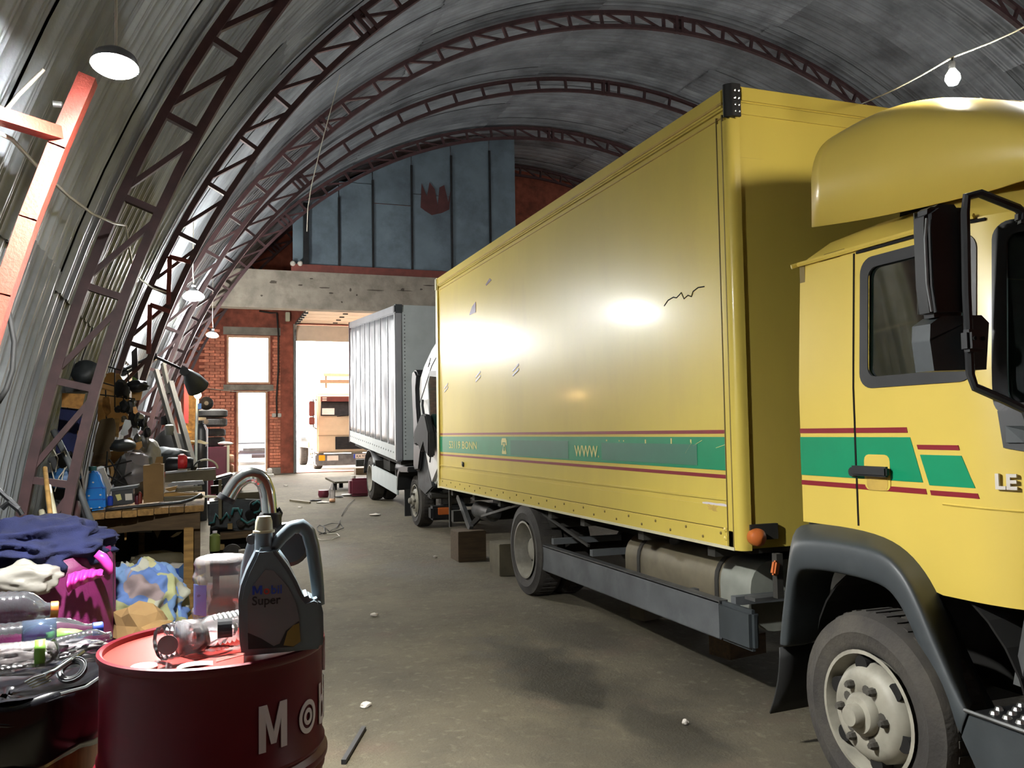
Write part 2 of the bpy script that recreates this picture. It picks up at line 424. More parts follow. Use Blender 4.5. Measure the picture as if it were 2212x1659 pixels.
# corrugated sheets: one mesh, turned and shifted into place along the arch
NS, NA = 28, 9
SW = (Y1-Y0)/(NS-.0); SA = radians(188)/NA
prof = []
per = SW/4
for k in range(4):
    for t, d in ((0, 0), (.40, 0), (.44, .016), (.56, .016), (.60, 0), (.72, 0), (.74, .007), (.79, .007), (.81, 0), (.93, 0), (.95, .007), (.985, .007)):
        prof.append(((k+t)*per, d))
prof.append((SW+.02, 0))
nP = len(prof)
sheet = MB()
sheet.grid(lambda u, v: (-(RSH-prof[round(u*(nP-1))][1])*cos(v*(SA+.012)), prof[round(u*(nP-1))][0], (RSH-prof[round(u*(nP-1))][1])*sin(v*(SA+.012))), nP-1, 9)
s0 = obj('roof_sheet', sheet, 'galv', smooth='all')
for i in range(NS):
    for j in range(NA):
        o = s0 if i == j == 0 else s0.copy()
        if o is not s0: COL.objects.link(o)
        link(o, ceil)
        o.location = (AX, Y0+i*SW, AZ); o.rotation_euler = (0, radians(-4)+j*SA, 0)
        k = 1 + ((i*7+j*3) % 5-2)*.0006 - (j % 2)*.0008
        o.scale = (k, 1, k)
SHEET_FIX = True

def arch_poly(r, z0, n=48):
    """arch outline above height z0 as (x, z)"""
    a0 = math.asin((z0-AZ)/r)
    return [(AX - r*cos(a), AZ + r*sin(a)) for a in [a0+(pi-2*a0)*i/n for i in range(n+1)]]

# ------------------------------------------------------------------ gable wall with gate, door and window
XZ = lambda y: (lambda u, v, d: (u, y+d, v))
def holed_wall(name, y, th, xs, zs, holes, m, r):
    """cells of a grid over the arch section, open where a hole is"""
    mb = MB()
    for i in range(len(xs)-1):
        for j in range(len(zs)-1):
            cx, cz = (xs[i]+xs[i+1])/2, (zs[j]+zs[j+1])/2
            if any(h[0] < cx < h[1] and h[2] < cz < h[3] for h in holes): continue
            if hypot(cx-AX, cz-AZ) > r+.5: continue
            mb.box((xs[i], y, zs[j]), (xs[i+1], y+th, zs[j+1]))
    return struct(name, mb, m)
ZF = .55
DOOR = (.88, 1.65, ZF, 2.70); WIN = (.64, 1.72, 2.88, 4.14); GATE = (2.33, 6.9, ZF, 4.47)
xs = sorted(set([-1.2, -.4, .1, .64, .88, 1.65, 1.72, 2.33, 6.9] + [8+.7*i for i in range(15)] + [3.2, 4.1, 5., 6.])); zs = sorted(set([-.1, ZF, 2.70, 2.88, 4.14, 4.47] + [5+.45*i for i in range(11)]))
back = holed_wall('wall_back', Y1, .25, xs, zs, [DOOR, WIN, GATE], 'brick_wall', RSH)
# single bricks on the part of the gable that shows between the tyres and the gate
def bricks():
    bl, bh, gap = .262, .078, .012
    proto = None; n = 0; row = 0; z = ZF+.16
    def clear(x0, x1, z0, z1, h, m=.05): return x1 <= h[0]-m or x0 >= h[1]+m or z1 <= h[2]-m or z0 >= h[3]+m
    me_cache = {}
    while z < 4.36:
        x = .1 - (row % 2)*bl/2
        while x < 2.20:
            x0, x1 = x, min(x+bl-gap, 2.22)
            for h in (DOOR, WIN):
                if not clear(x0, x1, z, z+bh-gap, h, .06):
                    if x0 < h[0]-.06 < x1: x1 = h[0]-.06
                    elif x0 < h[1]+.06 < x1: x0 = h[1]+.06
                    else: x1 = x0
            if not clear(x0, x1, z, z+bh, (.56, 2.22, 4.16, 4.34), 0): x1 = x0
            if x1-x0 > .06 and n < 290 and hypot(x0-AX, z-AZ) < RSH-.02:
                w = round((x1-x0)/.02)*.02
                if w not in me_cache: me_cache[w] = obj('brick', MB().box((0, -.022, 0), (w, 0, bh-gap)), 'brick', bevel=.006).data; bpy.data.objects.remove([o for o in bpy.data.objects if o.data == me_cache[w]][0])
                o = bpy.data.objects.new('brick', me_cache[w]); COL.objects.link(o); o.parent = back
                o.location = (x0, Y1-.003+random.uniform(-.004, .004), z); n += 1
            x += bl
        z += bh; row += 1
bricks()
obj('window_header', MB().box((.55, Y1-.05, 4.16), (2.18, Y1, 4.36)), 'concrete', back)
obj('window_ledge', MB().box((.56, Y1-.06, 2.72), (1.80, Y1, 2.86)), 'concrete', back)
obj('pilaster', MB().box((1.98, Y1-.09, ZF), (2.30, Y1-.001, 4.46)), 'brick_wall', back)
obj('plinth', MB().box((1.70, Y1-.07, ZF-.05), (2.33, Y1, ZF+.15)), 'concrete', back)
# window and door set in the gable
def framed(name, r, w, m, glass):
    x0, x1, z0, z1 = r
    f = MB()
    for lo, hi in (((x0-w, z0-w), (x0, z1+w)), ((x1, z0-w), (x1+w, z1+w)), ((x0, z1), (x1, z1+w)), ((x0, z0-w), (x1, z0))):
        f.box((lo[0], Y1-.05, lo[1]), (hi[0], Y1+.1, hi[1]))
    o = struct(name, f, m)
    if glass: obj('pane', MB().box((x0, Y1+.05, z0), (x1, Y1+.056, z1)), 'glass', o)
    return o
framed('window_1', (WIN[0]+.05, WIN[1]-.05, WIN[2]+.05, WIN[3]-.05), .05, 'frame_tan', True)
framed('door_1', (DOOR[0]+.05, DOOR[1]-.05, DOOR[2]+.02, DOOR[3]-.05), .05, 'frame_tan', False)
struct('trim_3', MB().box((GATE[0]-.02, Y1-.1, ZF), (GATE[0]+.05, Y1+.2, 4.47)), 'dull_alu')
# overhead sectional gate, nearly open: hanging section, sections under the roof, rails
gate = struct('door_2', MB().box((GATE[0]+.05, Y1-.02, 4.03), (GATE[1], Y1+.02, 4.45)), 'cream_panel')
for k in range(5):
    y = Y1-.10-k*.56
    obj('gate_section', MB().box((GATE[0]+.05, y-.545, 4.50+.004*k), (GATE[1], y, 4.545+.004*k)), 'cream_panel', gate)
    for x in (3.3, 4.6, 5.8): obj('gate_bracket', MB().box((x, y-.30, 4.475+.004*k), (x+.12, y-.26, 4.50+.004*k)), 'dark_metal', gate)
for x in (GATE[0]+.02, GATE[1]-.02):
    rp = [(x, Y1-.09, ZF), (x, Y1-.09, 4.05)] + [(x, Y1-.09-.35*(1-cos(a)), 4.05+.40*sin(a)) for a in [pi/2*i/6 for i in range(1, 7)]] + [(x, Y1-2.95, 4.46)]
    ra = MB()
    for a, b in zip(rp[:-1], rp[1:]): ra.bar(a, b, .05, .05)
    obj('gate_rail', ra, 'grey_metal', gate)
    for k in range(6): obj('roller_bracket', MB().box((x-.03, Y1-.6-k*.4, 4.40), (x+.05, Y1-.5-k*.4, 4.47)), 'dark_metal', gate)

# ------------------------------------------------------------------ concrete beam and the sheet partition on top of it
YB = 20.0
bp = [(x, z) for x, z in [(AX-sqrt(9.5**2-(4.43-AZ)**2), 4.43), (AX+sqrt(9.5**2-(4.43-AZ)**2), 4.43), (AX+sqrt(9.5**2-(5.30-AZ)**2), 5.30), (AX-sqrt(9.5**2-(5.30-AZ)**2), 5.30)]]
beam = struct('trim_1', MB().prism(bp, XZ(YB), 0, .34), 'concrete')
for x, z, w, h in ((1.55, 5.02, .22, .09), (2.15, 4.98, .12, .05), (2.7, 4.94, .30, .035), (2.85, 4.82, .12, .04), (3.3, 4.92, .06, .1), (3.45, 4.8, .05, .05), (3.9, 4.93, .5, .03), (4.55, 4.97, .1, .1), (4.6, 4.95, .5, .025), (5.0, 5.0, .07, .05), (1.3, 4.7, .06, .05), (3.1, 4.62, .05, .05), (2.4, 5.14, .1, .03), (5.2, 5.1, .3, .03)):
    poly = [(x+w/2*cos(a)*random.uniform(.6, 1.1), z+h/2*sin(a)*random.uniform(.6, 1.1)) for a in [2*pi*i/9 for i in range(9)]]
    obj('chipped_patch', MB().prism(poly, XZ(YB), -.003, .02), 'concrete_chip', beam)
chan = MB(); chan.box((1.95, YB+.02, 5.30), (15, YB+.20, 5.315)); chan.box((1.95, YB+.02, 5.315), (15, YB+.035, 5.46)); chan.box((1.95, YB+.02, 5.46), (15, YB+.20, 5.475))
struct('trim_2', chan, 'channel_red')
part = struct('wall_partition', MB().box((1.98, YB+.16, 5.40), (7.48, YB+.20, 5.50)), 'channel_red')
px = [1.98, 2.28, 3.05, 3.85, 4.80, 5.80, 6.80, 7.49]
def ptop(x): return AZ + sqrt(9.33**2-(x-AX)**2)
for i in range(7):
    a, b = px[i]+.012, px[i+1]-.012
    zt0, zt1 = ptop(a), ptop(b)
    splits = {3: [7.05], 4: [7.35], 2: [7.5]}.get(i, [])
    zz = [5.47] + splits
    for q, z0 in enumerate(zz):
        top = (zz[q+1]-.015, zz[q+1]-.015) if q+1 < len(zz) else (zt0, zt1)
        y = .06 + .018*((i+q) % 2)
        mb = MB().prism([(a, z0), (b, z0), (b, top[1]), (a, top[0])], XZ(YB), y, y+.03)
        obj('sheet_panel', mb, 'panel_blue', part)
for x in px[2:7]:
    obj('joint_strip', MB().box((x-.025, YB+.03, 5.47), (x+.025, YB+.058, ptop(x)-.3)), 'dark_metal', part)
obj('edge_post', MB().box((2.22, YB-.05, 5.47), (2.34, YB+.05, 6.9)), 'dark_metal', part)
rp = [(5.02, 7.02), (5.05, 7.62), (5.18, 7.30), (5.25, 7.66), (5.38, 7.50), (5.45, 7.1), (5.5, 7.55), (5.62, 7.62), (5.72, 7.2), (5.78, 7.5), (5.74, 7.02), (5.55, 6.92), (5.3, 6.85), (5.12, 6.95)]
obj('flaked_paint', MB().prism(rp, XZ(YB), .052, .06), 'panel_rust', part)

# end wall behind the camera
mb = MB().prism(arch_poly(RSH+.05, -.3), XZ(Y0), -.2, 0); struct('wall_front', mb, 'brick_wall')

# ================================================================== arch trusses
def make_truss():
    t = thing('arch_truss', 'proto', 'truss', (0, 0, 0), 'lattice arch trusses')
    A = lambda r, a: (AX - r*cos(a), 0., AZ + r*sin(a))
    a0, a1, n = radians(2), radians(178), 45
    for nm, r in (('inner_chord', RIN), ('outer_chord', ROUT)):
        mb = MB(); k = 90
        w, h = (.075, .06)
        vs = []
        for i in range(k+1):
            a = lerp(a0, a1, i/k)
            for dy, dr in ((-w/2, -h/2), (w/2, -h/2), (w/2, h/2), (-w/2, h/2)):
                p = A(r+dr, a); vs.append((p[0], dy, p[2]))
        mb.add(vs, [(i*4+j, i*4+(j+1) % 4, (i+1)*4+(j+1) % 4, (i+1)*4+j) for i in range(k) for j in range(4)] + [(0, 1, 2, 3), (k*4+3, k*4+2, k*4+1, k*4)])
        obj(nm, mb, 'rust_steel', t)
    for i in range(n+1):
        a = lerp(a0, a1, i/n)
        obj('strut', MB().bar(A(RIN, a), A(ROUT, a), .045, .06, (0, 1, 0)), 'rust_steel', t)
        if i < n: 
            b = lerp(a0, a1, (i+1)/n)
            obj('diagonal', MB().bar(A(ROUT, a+.006), A(RIN, b-.006), .035, .04, (0, 1, 0)), 'rust_steel', t)
    for a in (radians(46), radians(90), radians(134)):
        for da in (-.006, .006): obj('splice_plate', MB().bar(A(RIN-.03, a+da), A(ROUT+.03, a+da), .05, .1, (0, 1, 0)), 'rust_steel', t)
    return t
truss = make_truss()
TY = [(6.17, 'lattice arch truss crossing above the workbench, second row from the camera'), (9.80, 'lattice arch truss with its left leg behind the leaning poles'),
      (13.42, 'lattice arch truss whose whole crown shows above the yellow lorry'), (16.46, 'lattice arch truss without diagonals at its crown'),
      (19.58, 'lattice arch truss along the top of the blue sheet partition'), (22.62, 'far lattice arch truss seen right of the blue partition'), (-2.6, 'lattice arch truss behind the viewer')]
for i, (y, lb) in enumerate(TY[:6]):
    o = truss if i == 0 else dup(truss, (0, y, 0))
    o.location = (0, y, 0); o['label'] = lb
    if i == 3:
        ks = [c for c in o.children if c.name.startswith('diagonal')]
        for c in ks:
            m = sum((Vector(v.co) for v in c.data.vertices), Vector())/8
            if abs(m.x-AX) < 6.2: bpy.data.objects.remove(c)
EYE_L = Vector((0, 0, 1.55)); SIGHT_L = FW*1850 + rr*(-60-1106) - uu*(232-829.5)
# lit red post with a strut at the near left edge
post = thing('steel_post', 'orange-lit red steel post with a cross strut beside the near lamp', 'post', (-.8, 3.62, 0))
RP = 9.29
A3 = lambda r, a: Vector((AX-r*cos(a), 3.62, AZ+r*sin(a)))
a_of = lambda z: math.asin((z-AZ)/RP)
mb = MB(); pts = [A3(RP, lerp(radians(2), a_of(2.94), i/10)) for i in range(11)]
for p, q in zip(pts[:-1], pts[1:]): mb.bar(p, q+(q-p)*.02, .062, .075, (0, 1, 0))
obj('upright', mb, 'red_paint', post)
obj('strut', MB().bar(A3(RP, a_of(2.71)), EYE_L + SIGHT_L*(3.30/SIGHT_L.y), .05, .05, (0, 1, 0)), 'red_paint', post)
obj('bolt', MB().lathe([(.012, 0), (.012, .03), (0, .035)], 8, 'X', A3(RP, a_of(2.82))-Vector((.07, 0.03, 0))), 'steel', post)
def red_bracket(name, label, y, p):
    t = thing(name, label, 'bracket', (p[0][0], y, 2.3))
    for a, b in zip(p[:-1], p[1:]): obj('bar', MB().bar((a[0], y, a[1]), (b[0], y, b[1]), .045, .045, (0, 1, 0)), 'red_paint', t)
red_bracket('angle_bracket', 'red angle bracket bent off the second visible truss, lower of the two', 9.72, [(-.30, 2.87), (-.50, 2.94), (-.51, 2.42)])
red_bracket('angle_bracket', 'dark red angle bracket higher up, just left of the hanging white lamp', 9.72, [(-.10, 3.41), (-.31, 3.46), (-.32, 2.95)])

# pixel of the 2212 x 1659 photograph -> world point on the plane y = Y or x = X (used to read real positions off the photograph)
def sight(px, py):
    return FW*1850 + rr*(px-1106) - uu*(py-829.5)
EYE = Vector((0, 0, 1.55))
def atY(px, py, Y): d = sight(px, py); return EYE + d*(Y/d.y)
def atX(px, py, X): d = sight(px, py); return EYE + d*(X/d.x)

# ================================================================== yellow box lorry
XS = 2.918
YF, YR, ZB, ZT, XR = 4.21, 10.87, .85, 3.575, 5.42
lorry = thing('box_lorry', 'large yellow box lorry with green side stripe facing out of frame', 'truck', (4.1, 6.5, 0))
def LP(name, mb, m, **k): return obj(name, mb, m, lorry, **k)
YZ = lambda x: (lambda u, v, d: (x+d, u, v))

LP('box_core', MB().box((XS+.03, YF+.03, ZB+.10), (XR-.03, YR-.03, ZT-.03)), 'yellow')
LP('side_panel', MB().box((XS+.012, YF+.07, ZB+.235), (XS+.03, YR-.09, ZT-.14)), 'yellow')
LP('front_panel', MB().box((XS+.06, YF+.012, ZB), (XR-.06, YF+.03, ZT-.11)), 'yellow')
# grooves around the side panel
def strip(name, lo, hi, m='yellow_trim', parent=None, **k): return obj(name, MB().box(lo, hi), m, parent or lorry, **k)
strip('top_rail', (XS, YF+.06, ZT-.125), (XS+.06, YR, ZT), 'yellow', bevel=.012)
strip('rail_bead', (XS-.006, YF+.06, ZT-.10), (XS+.01, YR, ZT-.085))
strip('rail_bead', (XS+.004, YF+.08, ZT-.175), (XS+.02, YR-.06, ZT-.168))
strip('rail_bead', (XS+.004, YF+.08, ZB+.27), (XS+.016, YR-.06, ZB+.282), 'yellow')
strip('bottom_rail', (XS+.0, YF+.06, ZB), (XS+.06, YR, ZB+.102), 'yellow', bevel=.006)
strip('bottom_rail', (XS+.006, YF+.06, ZB+.108), (XS+.06, YR, ZB+.235), 'yellow')
strip('rail_groove', (XS+.012, YF+.06, ZB+.098), (XS+.05, YR, ZB+.112), 'yellow_dark')
strip('bottom_lip', (XS-.008, YF+.06, ZB-.012), (XS+.06, YR, ZB+.006), 'cream_plastic')
# front corner post: rounded, with groove
cp = [(XS+.075, YF), (XS+.05, YF+.002)] + [(XS+.05-.05*sin(a), YF+.05-.048*cos(a)) for a in [pi/2*i/6 for i in range(7)]] + [(XS, YF+.12), (XS+.075, YF+.12)]
LP('corner_post', MB().prism(cp, lambda u, v, d: (u, v, d), ZB-.01, ZT-.2), 'yellow', smooth=True)
strip('post_groove', (XS-.002, YF+.066, ZB), (XS+.01, YF+.074, ZT-.16), 'yellow_dark')
strip('post_groove', (XS-.002, YF+.125, ZB), (XS+.016, YF+.131, ZT-.16), 'yellow_dark')
cap = LP('corner_cap', MB().prism([(a*1.0+(XS-.004)*0, b) for a, b in [(XS+.085, YF-.008), (XS+.05, YF-.008)] + [(XS+.046-.05*sin(a), YF+.046-.054*cos(a)) for a in [pi/2*i/6 for i in range(7)]] + [(XS-.006, YF+.035), (XS+.085, YF+.06)]], lambda u, v, d: (u, v, d), ZT-.185, ZT+.012), 'black_plastic', smooth=True)
for z in (ZT-.03, ZT-.075, ZT-.115, ZT-.155):
    for x in (XS+.045, XS+.072): obj('rivet', MB().lathe([(.009, 0), (.008, -.004), (0, -.007)], 8, 'Y', (x, YF-.008, z)), 'chrome', cap)
strip('front_top_rail', (XS+.085, YF-.006, ZT-.095), (XR-.05, YF+.06, ZT), 'yellow', bevel=.01)
strip('front_top_rail', (XS+.085, YF+.002, ZT-.165), (XR-.05, YF+.06, ZT-.098), 'yellow')
strip('roof', (XS+.03, YF+.02, ZT-.03), (XR-.03, YR, ZT-.005), 'yellow')
strip('rear_frame', (XS-.006, YR-.09, ZB-.02), (XS+.05, YR-.052, ZT-.02), 'yellow')
strip('rear_frame', (XS-.004, YR-.045, ZB-.02), (XS+.06, YR+.02, ZT-.16), 'cream_plastic')
strip('rear_frame', (XS+.0, YR-.053, ZB-.02), (XS+.05, YR-.044, ZT-.02), 'hole')
strip('rear_corner_cap', (XS-.012, YR-.055, ZT-.17), (XS+.08, YR+.03, ZT+.005), 'cream_plastic', bevel=.015)
strip('rear_door', (XS+.05, YR-.03, ZB), (XR-.05, YR+.02, ZT-.02), 'yellow')
strip('right_panel', (XR-.03, YF+.05, ZB), (XR, YR, ZT-.01), 'yellow')
rv = MB()
for k in range(34):
    y = YF+.2+k*.195
    rv.lathe([(.011, 0), (.009, -.005), (0, -.008)], 6, 'X', (XS+.001, y, ZB+(.035 if k % 2 else .075)))
LP('rivets', rv, 'yellow_dark', kind='stuff')
for z in (ZB+.05, ZB+.10):
    LP('rivet', MB().lathe([(.016, 0), (.014, -.006), (0, -.011)], 10, 'X', (XS, YF+.15, z)), 'yellow')
    LP('rivet', MB().lathe([(.010, 0), (.009, -.006), (0, -.009)], 10, 'Y', (XS+.12, YF+.012, z)), 'steel')
# stripes
def side_strip(name, y0, y1, z0, z1, m, x=XS+.012, t=.003, sub=None):
    return LP(name, MB().box((x-t, y0, z0), (x+.002, y1, z1)), m)
side_strip('red_stripe', YF+.07, YR-.09, 1.516, 1.538, 'maroon')
side_strip('green_stripe', YF+.07, YR-.09, 1.298, 1.496, 'green')
side_strip('red_stripe', YF+.07, YR-.09, 1.250, 1.272, 'maroon')
side_strip('covered_lettering', 4.66, 6.02, 1.318, 1.45, 'green_patch', XS+.010)
side_strip('covered_lettering', 6.66, 8.10, 1.31, 1.46, 'green_patch', XS+.010, .002)
# lettering reads along -y
def side_text(txt, y, z, size, m='letter_cream', sx=1., name='lettering', bold=.0, x=XS+.008):
    return letters(txt, size, lambda u, v, d: (x-d, y-u*sx, z+v), m, lorry, .002, bold)
side_text('53119 BONN', 10.36, 1.352, .125, sx=1.62, bold=.001)
side_text('WWW.', 6.53, 1.335, .130, sx=1.08, bold=.001, name='lettering')
# telephone mark
def mark(name, poly, m, y, z, s, dx=.0): return LP(name, MB().prism([(y-u*s, z+v*s) for u, v in poly], YZ(XS+.009-dx), -.0015, .0015), m)
hs = [(-.5, .55), (-.5, .82), (-.34, .98), (.34, .98), (.5, .82), (.5, .55), (.28, .55), (.28, .72), (-.28, .72), (-.28, .55)]
mark('telephone_mark', hs, 'letter_cream', 8.29, 1.318, .165)
mark('telephone_mark', [(-.14, .66), (.14, .66), (.16, .5), (.40, .12), (.40, 0), (-.40, 0), (-.40, .12), (-.16, .5)], 'letter_cream', 8.29, 1.318, .165)
mark('dial', [(.13*cos(a), .33+.15*sin(a)) for a in [2*pi*i/14 for i in range(14)]], 'green', 8.29, 1.318, .165, .002)
# worn specks along the green stripe, a torn sticker, a crack, a lock
for y, z, w, h in ((5.93, 1.468, .02, .012), (5.72, 1.466, .012, .01), (5.65, 1.466, .012, .01), (5.32, 1.462, .015, .03), (4.97, 1.464, .016, .045), (4.73, 1.47, .014, .02), (4.75, 1.42, .02, .03), (4.74, 1.40, .012, .02)):
    side_strip('worn_spot', y-w/2, y+w/2, z-h/2, z+h/2, 'letter_cream', XS+.0085, .001)
for (a, b) in (((4.45, 1.43), (4.33, 1.455)), ((4.70, 1.44), (4.60, 1.475)), ((4.80, 1.39), (4.72, 1.46))):
    LP('scratch', MB().bar((XS+.0085, *a), (XS+.0085, *b), .003), 'letter_cream')
def ragged(y0, y1, z0, z1, n=22, j=.2, seed=1):
    r = random.Random(seed); cyy, czz, ry, rz = (y0+y1)/2, (z0+z1)/2, (y1-y0)/2, (z1-z0)/2; o = []
    for i in range(n):
        a = 2*pi*i/n; k = max(abs(cos(a)), abs(sin(a))); q = (1-j*r.random())/k
        o.append((cyy+ry*cos(a)*q, czz+rz*sin(a)*q))
    return o
LP('torn_sticker', MB().prism(ragged(4.33, 4.62, 1.015, 1.10, 26, .1), YZ(XS+.009), -.0015, .001), 'text_white')
LP('torn_sticker', MB().prism(ragged(4.36, 4.585, 1.03, 1.088, 26, .55, 4), YZ(XS+.0075), -.001, .001), 'pink_tone')
LP('torn_sticker', MB().prism(ragged(4.44, 4.565, 1.045, 1.088, 24, .55, 9), YZ(XS+.0062), -.001, .001), 'yellow_trim')
LP('glue_patch', MB().prism(ragged(4.62, 4.76, 1.035, 1.085, 20, .35, 3), YZ(XS+.009), -.0015, .001), 'cream_plastic')
ck = [(5.02, 2.375), (4.97, 2.405), (4.90, 2.415), (4.86, 2.405), (4.80, 2.43), (4.77, 2.385), (4.72, 2.40), (4.68, 2.385), (4.66, 2.415), (4.60, 2.43), (4.53, 2.425)]
LP('crack', MB().tube([(XS+.011, a, b) for a, b in ck], .004, 5), 'hole')
lk = LP('side_lock', MB().lathe([(.03, 0), (.028, -.012), (.012, -.02), (0, -.02)], 14, 'X', (XS+.012, 9.75, 1.165)), 'black_plastic')
obj('catch', MB().box((XS-.012, 9.735, 1.18), (XS, 9.765, 1.20)), 'steel', lk)
# remains of removed lettering, purple, high at the rear
for poly in ([(9.19, 3.02), (9.32, 2.985), (9.40, 2.93), (9.43, 2.90), (9.19, 2.90)], [(8.62, 3.17), (8.80, 3.14), (8.82, 3.155), (8.68, 3.20)]):
    LP('purple_mark', MB().prism(poly, YZ(XS+.010), -.002, .001), 'purple')
for y, z in ((10.55, 2.10), (9.22, 2.155), (8.0, 2.14)):
    for k in (0, .045): LP('white_dash', MB().prism([(y, z-k), (y-.17, z+.05-k), (y-.17, z+.07-k), (y, z+.018-k)], YZ(XS+.010), -.002, .001), 'text_white')
# vent of punched holes in the front wall
hp = MB(); brk = {(2, 1), (2, 2), (3, 2), (5, 1), (5, 2), (4, 1), (3, 3)}
for c in range(7):
    for r_ in range(10 if c % 2 == 0 else 9):
        x = XS+.085+c*.024; z = 3.392 - r_*.0255 - (.0128 if c % 2 else 0)
        s_ = .0128 if (c, r_) in brk else .0082
        hp.lathe([(s_, .013), (s_, .0105), (0, .0105)], 10, 'Y', (x, YF, z))
vent = LP('vent_plate', MB().box((XS+.068, YF+.0095, 3.15), (XS+.25, YF+.0125, 3.41)), 'yellow')
obj('vent_holes', hp, 'hole', vent, kind='stuff')
# marker lamps under the front corner
ml = LP('marker_lamp', MB().lathe([(.0, -.05), (.03, -.045), (.05, -.025), (.052, 0), (.045, .03), (.0, .035)], 18, 'Y', (XS+.085, YF-.03, .92)), 'amber', smooth=True)
obj('bracket', MB().box((XS+.06, YF-.01, .90), (XS+.25, YF+.02, .99)), 'chassis', ml)
LP('marker_lamp', MB().obox((XS+.02, 3.93, .785), (.05, .03, .08), 0, .3, .3), 'amber', bevel=.01)
LP('bracket', MB().box((XS+.03, 3.93, .62), (XS+.07, 3.97, .86)), 'chassis')

# chassis
for x in (3.65, 4.55): LP('frame_rail', MB().box((x-.04, 2.4, .62), (x+.04, 10.7, .84)), 'chassis')
for y in (4.6, 5.5, 6.5, 7.2, 8.6, 9.5, 10.4): LP('cross_member', MB().box((2.97, y-.04, .76), (5.36, y+.04, .84)), 'chassis')
LP('underbody', MB().box((3.0, YF+.02, .82), (5.36, YR-.02, .86)), 'chassis')
LP('gearbox', MB().lathe([(.1, 3.6), (.22, 3.7), (.24, 4.1), (.14, 4.5), (.07, 5.2), (.06, 7.4)], 16, 'Y', (4.1, 0, .58)), 'chassis')
LP('battery_box', MB().box((4.75, 4.5, .38), (5.35, 5.3, .78)), 'chassis')
# side guard
sg = LP('side_guard', MB().box((2.925, 4.46, .285), (2.965, 7.43, .515)), 'bar_grey', bevel=.008)
obj('guard_flange', MB().box((2.925, 4.46, .50), (2.985, 7.43, .518)), 'grey_metal', sg)
obj('end_cap', MB().box((2.905, 4.12, .29), (2.97, 4.455, .52)), 'fender_grey', sg, bevel=.022, label='rounded plastic end piece')
for y, z in ((7.1, .56), (6.3, .56), (5.0, .46), (4.35, .53)): LP('guard_arm', MB().box((2.95, y-.025, z-.02), (3.62, y+.025, z+.03)), 'bar_grey')
LP('guard_arm', MB().box((2.98, 4.18, .555), (3.6, 4.28, .575)), 'grey_metal')
# fuel tank: squared barrel with straps
def rrect(cx, cz, w, h, r, n=5):
    o = []
    for sx, sz, a in ((1, 1, 0), (-1, 1, pi/2), (-1, -1, pi), (1, -1, 1.5*pi)):
        for i in range(n+1): o.append((cx+sx*(w/2-r)+r*cos(a+pi/2*i/n), cz+sz*(h/2-r)+r*sin(a+pi/2*i/n)))
    return o
tk = LP('fuel_tank', MB().prism(rrect(3.36, .53, .50, .42, .16), lambda u, v, d: (u, d, v), 4.72, 6.02), 'tank', smooth=True)
obj('tank_end', MB().prism(rrect(3.36, .53, .505, .425, .16), lambda u, v, d: (u, d, v), 4.40, 4.72), 'tank_end', tk, smooth=True, label='pale forward section of the tank')
for y in (4.76, 5.8): obj('strap', MB().prism(rrect(3.36, .53, .515, .435, .16), lambda u, v, d: (u, d, v), y-.02, y+.02), 'chassis', tk, smooth=True)
obj('filler_cap', MB().lathe([(.05, 0), (.06, .02), (.06, .05), (.045, .065), (0, .068)], 16, 'Z', (3.24, 5.45, .715)), 'black_plastic', tk, smooth=True)
LP('air_tank', MB().lathe([(0, -.01), (.09, .0), (.13, .05), (.13, .35), (.09, .4), (0, .41)], 18, 'Y', (3.5, 4.0, .58)), 'chassis', smooth=True)
# tail lift struts and box under the tail
LP('lift_arm', MB().bar((3.12, 10.62, .74), (3.12, 10.1, .36), .05, .09), 'grey_metal')
LP('lift_cylinder', MB().lathe([(.0, -.32), (.10, -.30), (.11, 0), (.11, .25), (.0, .27)], 16, 'Y', (3.28, 10.0, .58)), 'grey_metal', smooth=True)
LP('lift_bracket', MB().bar((3.14, 10.15, .40), (3.3, 9.95, .62), .06, .05), 'chassis')
LP('lift_rod', MB().bar((3.1, 8.3, .80), (3.15, 9.75, .55), .025), 'grey_metal')
LP('strut_bar', MB().bar((3.0, 6.45, .60), (3.0, 8.0, .88), .02), 'chassis')
LP('rear_post', MB().box((3.1, 10.98, .30), (3.13, 11.02, .80)), 'chassis')
LP('tail_beam', MB().box((3.0, 10.45, .42), (5.3, 10.55, .56)), 'chassis')
LP('mudguard', MB().grid(lambda u, v: (lerp(3.0, 3.5, v), 7.69+.50*cos(lerp(.15, 2.6, u)), .41+.50*sin(lerp(.15, 2.6, u))), 14, 1), 'chassis', thick=.01, smooth='all')

